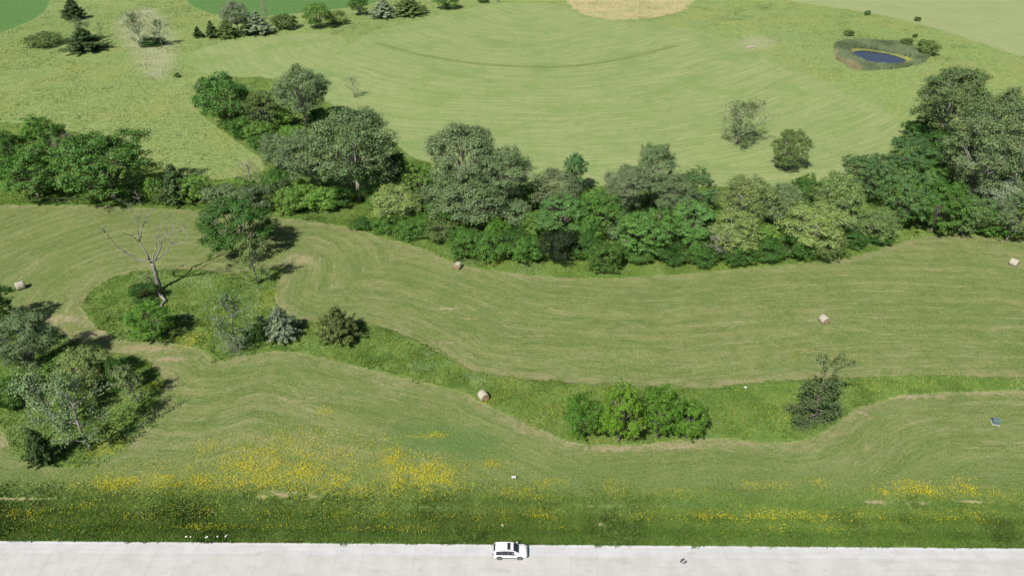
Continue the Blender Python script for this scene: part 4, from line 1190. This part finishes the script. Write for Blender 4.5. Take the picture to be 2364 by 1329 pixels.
def bale_meshes():
    g = np.random.default_rng(9)
    K = 40; Rr = 0.80; L = 0.74
    prof = [(-L, Rr - 0.07), (-L + 0.05, Rr - 0.015), (-L * .5, Rr), (0, Rr + 0.012), (L * .5, Rr), (L - 0.05, Rr - 0.015), (L, Rr - 0.07)]
    V = []; F = []
    for i, (x, r) in enumerate(prof):
        for k in range(K):
            a = 2 * math.pi * k / K
            rr = r + 0.014 * math.sin(3 * a + 1) + g.normal(0, 0.008)
            z = math.cos(a) * rr
            z = max(z, -Rr + 0.10)              # settled on the ground
            V.append((x, math.sin(a) * rr, z))
    for i in range(len(prof) - 1):
        for k in range(K):
            F.append((i * K + k, i * K + (k + 1) % K, (i + 1) * K + (k + 1) % K, (i + 1) * K + k))
    side = bpy.data.meshes.new('bale_side'); side.from_pydata(V, [], F); side.materials.append(B_SIDE)
    for p in side.polygons: p.use_smooth = True
    ends = []
    for s in (-1, 1):
        off = 0 if s < 0 else (len(prof) - 1) * K
        ring = [Vector(V[off + k]) for k in range(K)]
        VV = [tuple(r) for r in ring]; FF = []
        levels = (0.85, 0.6, 0.3)
        for li, f in enumerate(levels):
            for k in range(K):
                VV.append((s * (L + 0.03 * (1 - f) + g.normal(0, 0.012)), ring[k].y * f, ring[k].z * f))
            for k in range(K):
                q = [li * K + k, li * K + (k + 1) % K, (li + 1) * K + (k + 1) % K, (li + 1) * K + k]
                FF.append(tuple(q if s > 0 else q[::-1]))
        VV.append((s * (L + 0.03), 0, 0))
        for k in range(K):
            t = (3 * K + k, 3 * K + (k + 1) % K, 4 * K); FF.append(t if s > 0 else t[::-1])
        me = bpy.data.meshes.new('bale_end'); me.from_pydata(VV, [], FF); me.materials.append(B_END); ends.append(me)
    return side, ends
b_side, b_ends = bale_meshes()
for px, py, ax, sc, lab in [(50, 666, (-0.80, -0.60), 1.10, 'pale round hay bale at the left edge, outside the plot'),
        (1057, 619, (-0.42, -0.90), 0.98, 'round hay bale near the hedgerow shrubs, farthest in the plot'),
        (1116, 920, (0.48, -0.88), 1.04, 'round hay bale at the edge of the green strip, left of the clump'),
        (1901, 744, (0.22, -0.97), 1.06, 'round hay bale alone in the right of the upper mown field'),
        (2338, 612, (0.62, -0.78), 1.05, 'pale round hay bale at the right edge, outside the plot')]:
    p = P(px, py)
    root = link('hay_bale', None, None, (p.x, p.y, p.z), (0, 0, math.atan2(ax[1], ax[0])))
    root.scale = (sc, sc, sc)
    tag(root, lab, 'hay bale', 'round hay bales left on the field')
    for nm, me in (('side', b_side), ('end_face', b_ends[0]), ('end_face', b_ends[1])):
        link(nm, me, root, (0, 0, 0.70))

# ------------------------------------------------------------------ car
def simple(name, col, rough=0.5, spec=0.5, metal=0.0, coat=0.0, vary=0.0):
    n = NT(name, rough, spec)
    n.b.inputs['Metallic'].default_value = metal
    if coat: n.b.inputs['Coat Weight'].default_value = coat
    k = n.noise(n.obj(), 6.0, 3)
    return n.color(n.mix(n.math('MULTIPLY', k, vary), col, tuple(c * 0.6 for c in col)))
PAINT = simple('white_paint', (0.80, 0.80, 0.81), 0.25, 0.5, 0, 0.6, 0.05)
GLASSD = simple('tinted_glass', (0.030, 0.030, 0.042), 0.06, 0.6)
TRIM = simple('black_trim', (0.045, 0.045, 0.052), 0.5, 0.4, vary=0.3)
RUBBER = simple('tyre_rubber', (0.030, 0.030, 0.032), 0.8, 0.2, vary=0.3)
ALLOY = simple('alloy', (0.30, 0.30, 0.32), 0.35, 0.5, 0.7)
LAMP = simple('lamp_lens', (0.55, 0.57, 0.60), 0.1, 0.6)
REDL = simple('tail_lens', (0.35, 0.02, 0.02), 0.2, 0.5)
def car():
    p = P(1177, 1290)
    root = link('parked_car', None, None, (p.x, p.y + 0.85, 0.0), (0, 0, ROAD_ANG))
    tag(root, 'white estate car on the concrete road, seen from its side', 'car')
    S = [(-2.36,.78,.90,.58,.98),(-2.28,.88,.98,.66,1.18),(-2.12,.92,1.02,.69,1.45),(-1.90,.94,1.03,.70,1.63),(-1.4,.95,1.03,.72,1.70),(-.5,.95,1.02,.73,1.72),
         (.25,.95,1.01,.72,1.69),(.55,.95,1.00,.70,1.62),(.95,.95,.99,.70,1.36),(1.28,.95,.98,.72,1.08),(1.75,.94,.95,.72,1.03),(2.12,.90,.88,.66,.95),(2.30,.82,.78,.56,.84),(2.40,.70,.66,.46,.70)]
    rows = []
    for x, hw, belt, ty, tz in S:
        half = [(.84 * hw, .26), (hw * .99, .40), (hw, .68), (.975 * hw, belt), (ty, tz), (ty * .55, tz + .035), (0, tz + .045)]
        pts = [(x, y, z) for y, z in half] + [(x, -y, z) for y, z in half[-2::-1]]
        rows.append(pts)
    k = len(rows[0]); mb = MB()
    V = [v for r in rows for v in r]; F = []
    for i in range(len(rows) - 1):
        for j in range(k - 1):
            F.append((i * k + j, (i + 1) * k + j, (i + 1) * k + j + 1, i * k + j + 1))
        F.append((i * k + k - 1, (i + 1) * k + k - 1, (i + 1) * k, i * k))
    F.append(tuple(range(k))); F.append(tuple(range(len(V) - 1, len(V) - 1 - k, -1)))
    mb.add(V, F)
    body = mb.build('body', PAINT, root, True)
    md = body.modifiers.new('edge', 'EDGE_SPLIT'); md.split_angle = R(38)
    def interp(x):
        for a, b in zip(S[:-1], S[1:]):
            if a[0] <= x <= b[0]:
                t = (x - a[0]) / (b[0] - a[0]); return [a[i] * (1 - t) + b[i] * t for i in range(5)]
    def surf(x, f, s):
        _, hw, belt, ty, tz = interp(x)
        return ((x, s * ((.975 * hw) * (1 - f) + ty * f + .012), belt * (1 - f) + tz * f + 0.004))
    for s in (-1, 1):
        for x0, x1, f1a, f1b in ((-1.88, -1.10, .86, .94), (-1.085, -.20, .94, .94), (-.185, 1.02, .94, .88)):
            m = MB(); n = 5; V = []; F = []
            for i in range(n + 1):
                x = x0 + (x1 - x0) * i / n
                V += [surf(x, .0, s), surf(x, f1a + (f1b - f1a) * i / n, s)]
            for i in range(n):
                q = (2 * i, 2 * i + 2, 2 * i + 3, 2 * i + 1); F.append(q if s < 0 else q[::-1])
            m.add(V, F); m.build('side_window', GLASSD, root)
        m = MB(); m.box((.98, s * 1.05, 1.02), (.18, .22, .15)); m.build('wing_mirror', PAINT, root)
        m = MB(); m.tube([(-1.8, s * .66, 1.71), (-1.2, s * .68, 1.77), (.1, s * .68, 1.76), (.4, s * .67, 1.69)], [.02] * 4, 5); m.build('roof_rail', TRIM, root)
        m = MB(); m.box((.0, s * .945, .36), (2.2, .03, .16)); m.build('sill_trim', TRIM, root)
        m = MB(); m.box((2.22, s * .70, .74), (.26, .26, .13), -s * .5); m.build('headlight', LAMP, root)
        m = MB(); m.box((-2.26, s * .78, 1.02), (.16, .20, .30), s * .3); m.build('tail_light', REDL, root)
        for m_, h in ((-.6, 0), (.35, 0)):
            m = MB(); m.box((m_, s * .963, .84), (.16, .02, .03)); m.build('door_handle', TRIM, root)
    def pane(name, x0, x1, f0, f1, mat):
        xs = [x0] + [q[0] for q in S if x0 + .02 < q[0] < x1 - .02] + [x1]
        m = MB(); V = []
        for x in xs:
            _, hw, b, ty, tz = interp(x)
            for u in (-f0, -.55, 0, .55, f0):
                zz = tz + .045 - (.010 * abs(u) / .55 if abs(u) <= .55 else .010 + .035 * (abs(u) - .55) / .45)
                V.append((x, u * ty, zz + .018))
        m.add(V, [(5 * j + i, 5 * j + i + 5, 5 * j + i + 6, 5 * j + i + 1) for j in range(len(xs) - 1) for i in range(4)])
        m.build(name, mat, root)
    pane('windscreen', .50, 1.25, .92, .9, GLASSD)
    pane('rear_window', -2.24, -1.98, .85, .85, GLASSD)
    pane('sunroof', -.35, .10, .75, .75, GLASSD)
    m = MB(); m.box((2.36, 0, .42), (.12, 1.5, .26)); m.build('front_bumper', TRIM, root)
    m = MB(); m.box((2.345, 0, .66), (.10, .7, .14)); m.build('grille', TRIM, root)
    m = MB(); m.box((-2.33, 0, .42), (.12, 1.6, .26)); m.build('rear_bumper', TRIM, root)
    tm = MB(); n = 24
    prof = [(-.11, .25), (-.115, .33), (-.08, .355), (.08, .355), (.115, .33), (.11, .25)]
    V = [(math.cos(2 * math.pi * q / n) * r, y, math.sin(2 * math.pi * q / n) * r) for y, r in prof for q in range(n)]
    tm.add(V, [(i * n + q, i * n + (q + 1) % n, (i + 1) * n + (q + 1) % n, (i + 1) * n + q) for i in range(5) for q in range(n)])
    tyre = tm.mesh('tyre', RUBBER, True)
    am = MB(); am.tube([(0, -.085, 0), (0, .085, 0)], [.25, .25], 24)
    for q in range(5):
        a = q * 1.2566; am.box((math.cos(a) * .12, 0, math.sin(a) * .12), (.06, .20, .06))
    rim = am.mesh('rim', ALLOY)
    hm = MB(); hm.tube([(0, -.03, 0), (0, .03, 0)], [.40, .40], 24)
    arch = hm.mesh('wheel_arch', TRIM)
    for x in (-1.42, 1.40):
        for s in (-1, 1):
            w = link('wheel', None, root, (x, s * .875, .355))
            link('tyre', tyre, w); link('rim', rim, w)
            link('wheel_arch', arch, root, (x, s * .925, .385))
car()

# ------------------------------------------------------------------ small things
WHITE_B = simple('sign_board', (0.80, 0.80, 0.82), 0.5, 0.3)
BLUEG = simple('sign_print', (0.30, 0.33, 0.45), 0.6, 0.2)
WOODP = simple('post_wood', (0.55, 0.52, 0.47), 0.8, 0.2, vary=0.4)
def sign():
    p = P(1186, 1106)
    root = link('yard_sign', None, None, p, (0, 0, 0.03))
    tag(root, 'small white board sign on two posts in the lower field', 'sign')
    for s in (-1, 1):
        m = MB(); m.box((s * .26, .03, .38), (.05, .05, .86)); m.build('post', WOODP, root)
    m = MB(); m.box((0, -.012, .58), (.66, .03, .48)); m.build('board', WHITE_B, root)
    m = MB(); m.box((0.0, -.030, .55), (.26, .006, .12)); m.box((0.02, -.030, .68), (.14, .006, .06)); m.build('printed_mark', BLUEG, root)
sign()
TEAL = simple('utility_green', (0.10, 0.17, 0.155), 0.5, 0.4, vary=0.3)
TEAL_L = simple('utility_lid', (0.125, 0.19, 0.185), 0.45, 0.4, vary=0.3)
PADC = simple('pad_concrete', (0.42, 0.41, 0.39), 0.9, 0.2, vary=0.4)
def utility_box():
    p = P(2297, 976)
    root = link('utility_box', None, None, p, (0, 0, R(-18)))
    tag(root, 'green metal utility box on a concrete pad outside the right boundary', 'utility box')
    m = MB(); m.box((0, 0, .04), (1.25, 1.25, .16)); m.build('pad', PADC, root)
    m = MB(); m.box((0, 0, .44), (.98, .98, .66)); m.build('cabinet', TEAL, root)
    m = MB(); m.box((0, 0.0, .80), (1.06, 1.06, .10), 0, .93); m.build('lid', TEAL_L, root)
    m = MB(); m.box((-.495, -.12, .52), (.012, .20, .20)); m.build('warning_sticker', WHITE_B, root)
    m = MB(); m.box((0.05, -.497, .45), (.02, .014, .52)); m.build('door_seam', TRIM, root)
    m = MB(); m.box((.28, -.50, .45), (.06, .03, .12)); m.build('handle', ALLOY, root)
utility_box()
def crumple(name, size, mat, seed, flat=0.25, n=14):
    g = np.random.default_rng(seed)
    import bmesh
    bm = bmesh.new(); bmesh.ops.create_icosphere(bm, subdivisions=2, radius=0.5)
    for v in bm.verts:
        k = 1 + 0.55 * mnoise.noise(Vector(v.co) * 3.0 + Vector((seed, 0, 0))) + g.normal(0, .08)
        v.co = Vector((v.co.x * size[0] * k, v.co.y * size[1] * k, (v.co.z * k + .35) * size[2]))
    me = bpy.data.meshes.new(name); bm.to_mesh(me); bm.free(); me.materials.append(mat)
    return me
PLASTIC = simple('white_plastic', (0.80, 0.82, 0.76), 0.5, 0.4, vary=0.2)
for i, (px, py, w, lab) in enumerate([(431, 1240, .55, 'white litter scrap on the verge edge, leftmost of five'), (441, 1240.5, .32, 'tiny white litter scrap on the verge edge, second of five from left'),
        (478, 1241, .7, 'thin white litter strip on the verge edge, middle of five'), (503, 1239.5, .42, 'white litter scrap on the verge edge, fourth of five from left'),
        (523, 1238, .75, 'largest white litter scrap on the verge edge, rightmost of five')]):
    p = P(px, py)
    o = link('litter_scrap', crumple('litter_scrap', (w * .62, .20, .12), PLASTIC, i + 3), None, p + Vector((0, 0, .20)), (0, 0, .3 * i))
    tag(o, lab, 'litter', 'white litter along the verge')
o = link('litter_scrap', crumple('litter_scrap', (.45, .35, .2), PLASTIC, 21), None, P(1720, 897) + Vector((0, 0, .3))); tag(o, 'white scrap lying in the green strip right of the clump', 'litter')
STONE = simple('pale_stone', (0.50, 0.42, 0.34), 0.9, 0.2, vary=0.5)
o = link('stone', crumple('stone', (.42, .36, .42), STONE, 22), None, P(1160, 1214) + Vector((0, 0, .12))); tag(o, 'single pale stone in the verge above the car', 'stone')
DARKS = simple('dark_scrap', (0.10, 0.10, 0.105), 0.8, 0.2, vary=0.4)
p = P(1577, 1294); mb = MB()
mb.tube([(-.42, -.22, .05), (-.20, .02, .12), (.10, .20, .10), (.20, .36, .06)], [.10, .16, .13, .05], 7)
mb.tube([(-.18, -.38, .05), (.10, -.34, .09), (.36, -.16, .10), (.44, .06, .05)], [.06, .11, .12, .05], 7)
o = mb.build('road_scrap', DARKS, None, True, (p.x, p.y, .0)); tag(o, 'dark curled scrap lying on the concrete road right of the car', 'scrap')
for pts, rad, lab in [([(1653, 973), (1658, 977), (1661, 981), (1667, 989)], .07, 'thin pale fallen stick right of the green clump'),
        ([(1617, 921), (1620, 927), (1625, 935)], .08, 'short pale fallen stick behind the right end of the clump')]:
    P3 = [P(*q) for q in pts]; b0 = P3[0].copy(); mb = MB()
    mb.tube([v - b0 + Vector((0, 0, .30 + .06 * i)) for i, v in enumerate(P3)], [rad * (1 - .18 * i) for i in range(len(P3))], 5)
    mb.tube([P3[1] - b0 + Vector((0, 0, .36)), P3[1] - b0 + Vector((-.5, .4, .42))], [rad * .5, .015], 4)
    o = mb.build('fallen_stick', DEAD_BARK, None, True, b0); tag(o, lab, 'stick')
P3 = [P(1620, 428), P(1634, 425), P(1648, 421)]; b0 = P3[1].copy(); mb = MB()
mb.tube([v - b0 + Vector((0, 0, .5)) for v in P3], [.34, .30, .2], 8); mb.tube([Vector((.2, .1, .6)), Vector((.8, .9, 1.1)), Vector((1.6, 1.2, 1.2))], [.16, .10, .03], 6)
o = mb.build('fallen_log', DEAD_BARK, None, True, b0); tag(o, 'grey fallen log behind the hedgerow at the far hay field', 'log')
PINKB = simple('pinkish_boards', (0.62, 0.50, 0.47), 0.8, 0.2, vary=0.4)
p = P(1730, 112); root = link('debris_pile', None, None, p); tag(root, 'small pinkish white pile of boards on the far pasture left of the pond', 'debris')
for i in range(6):
    m = MB(); m.box((RNG.normal(0, .7), RNG.normal(0, .5), .15 + .13 * i), (RNG.uniform(1.5, 2.8), .35, .08), RNG.uniform(-.6, .6)); m.build('board', PINKB, root)
PBLUE = simple('pale_blue_paint', (0.42, 0.47, 0.62), 0.5, 0.4, vary=0.2)
p = P(1149, 4); root = link('field_tank', None, None, p); tag(root, 'small pale blue object at the top edge of the far field', 'tank')
m = MB(); m.tube([(-.9, 0, 1.0), (-.7, 0, 1.0), (.7, 0, 1.0), (.9, 0, 1.0)], [.35, .6, .6, .35], 14); m.build('tank', PBLUE, root, True)
for sx in (-.6, .6):
    m = MB(); m.box((sx, 0, .22), (.14, .9, .5)); m.build('leg', TRIM, root)
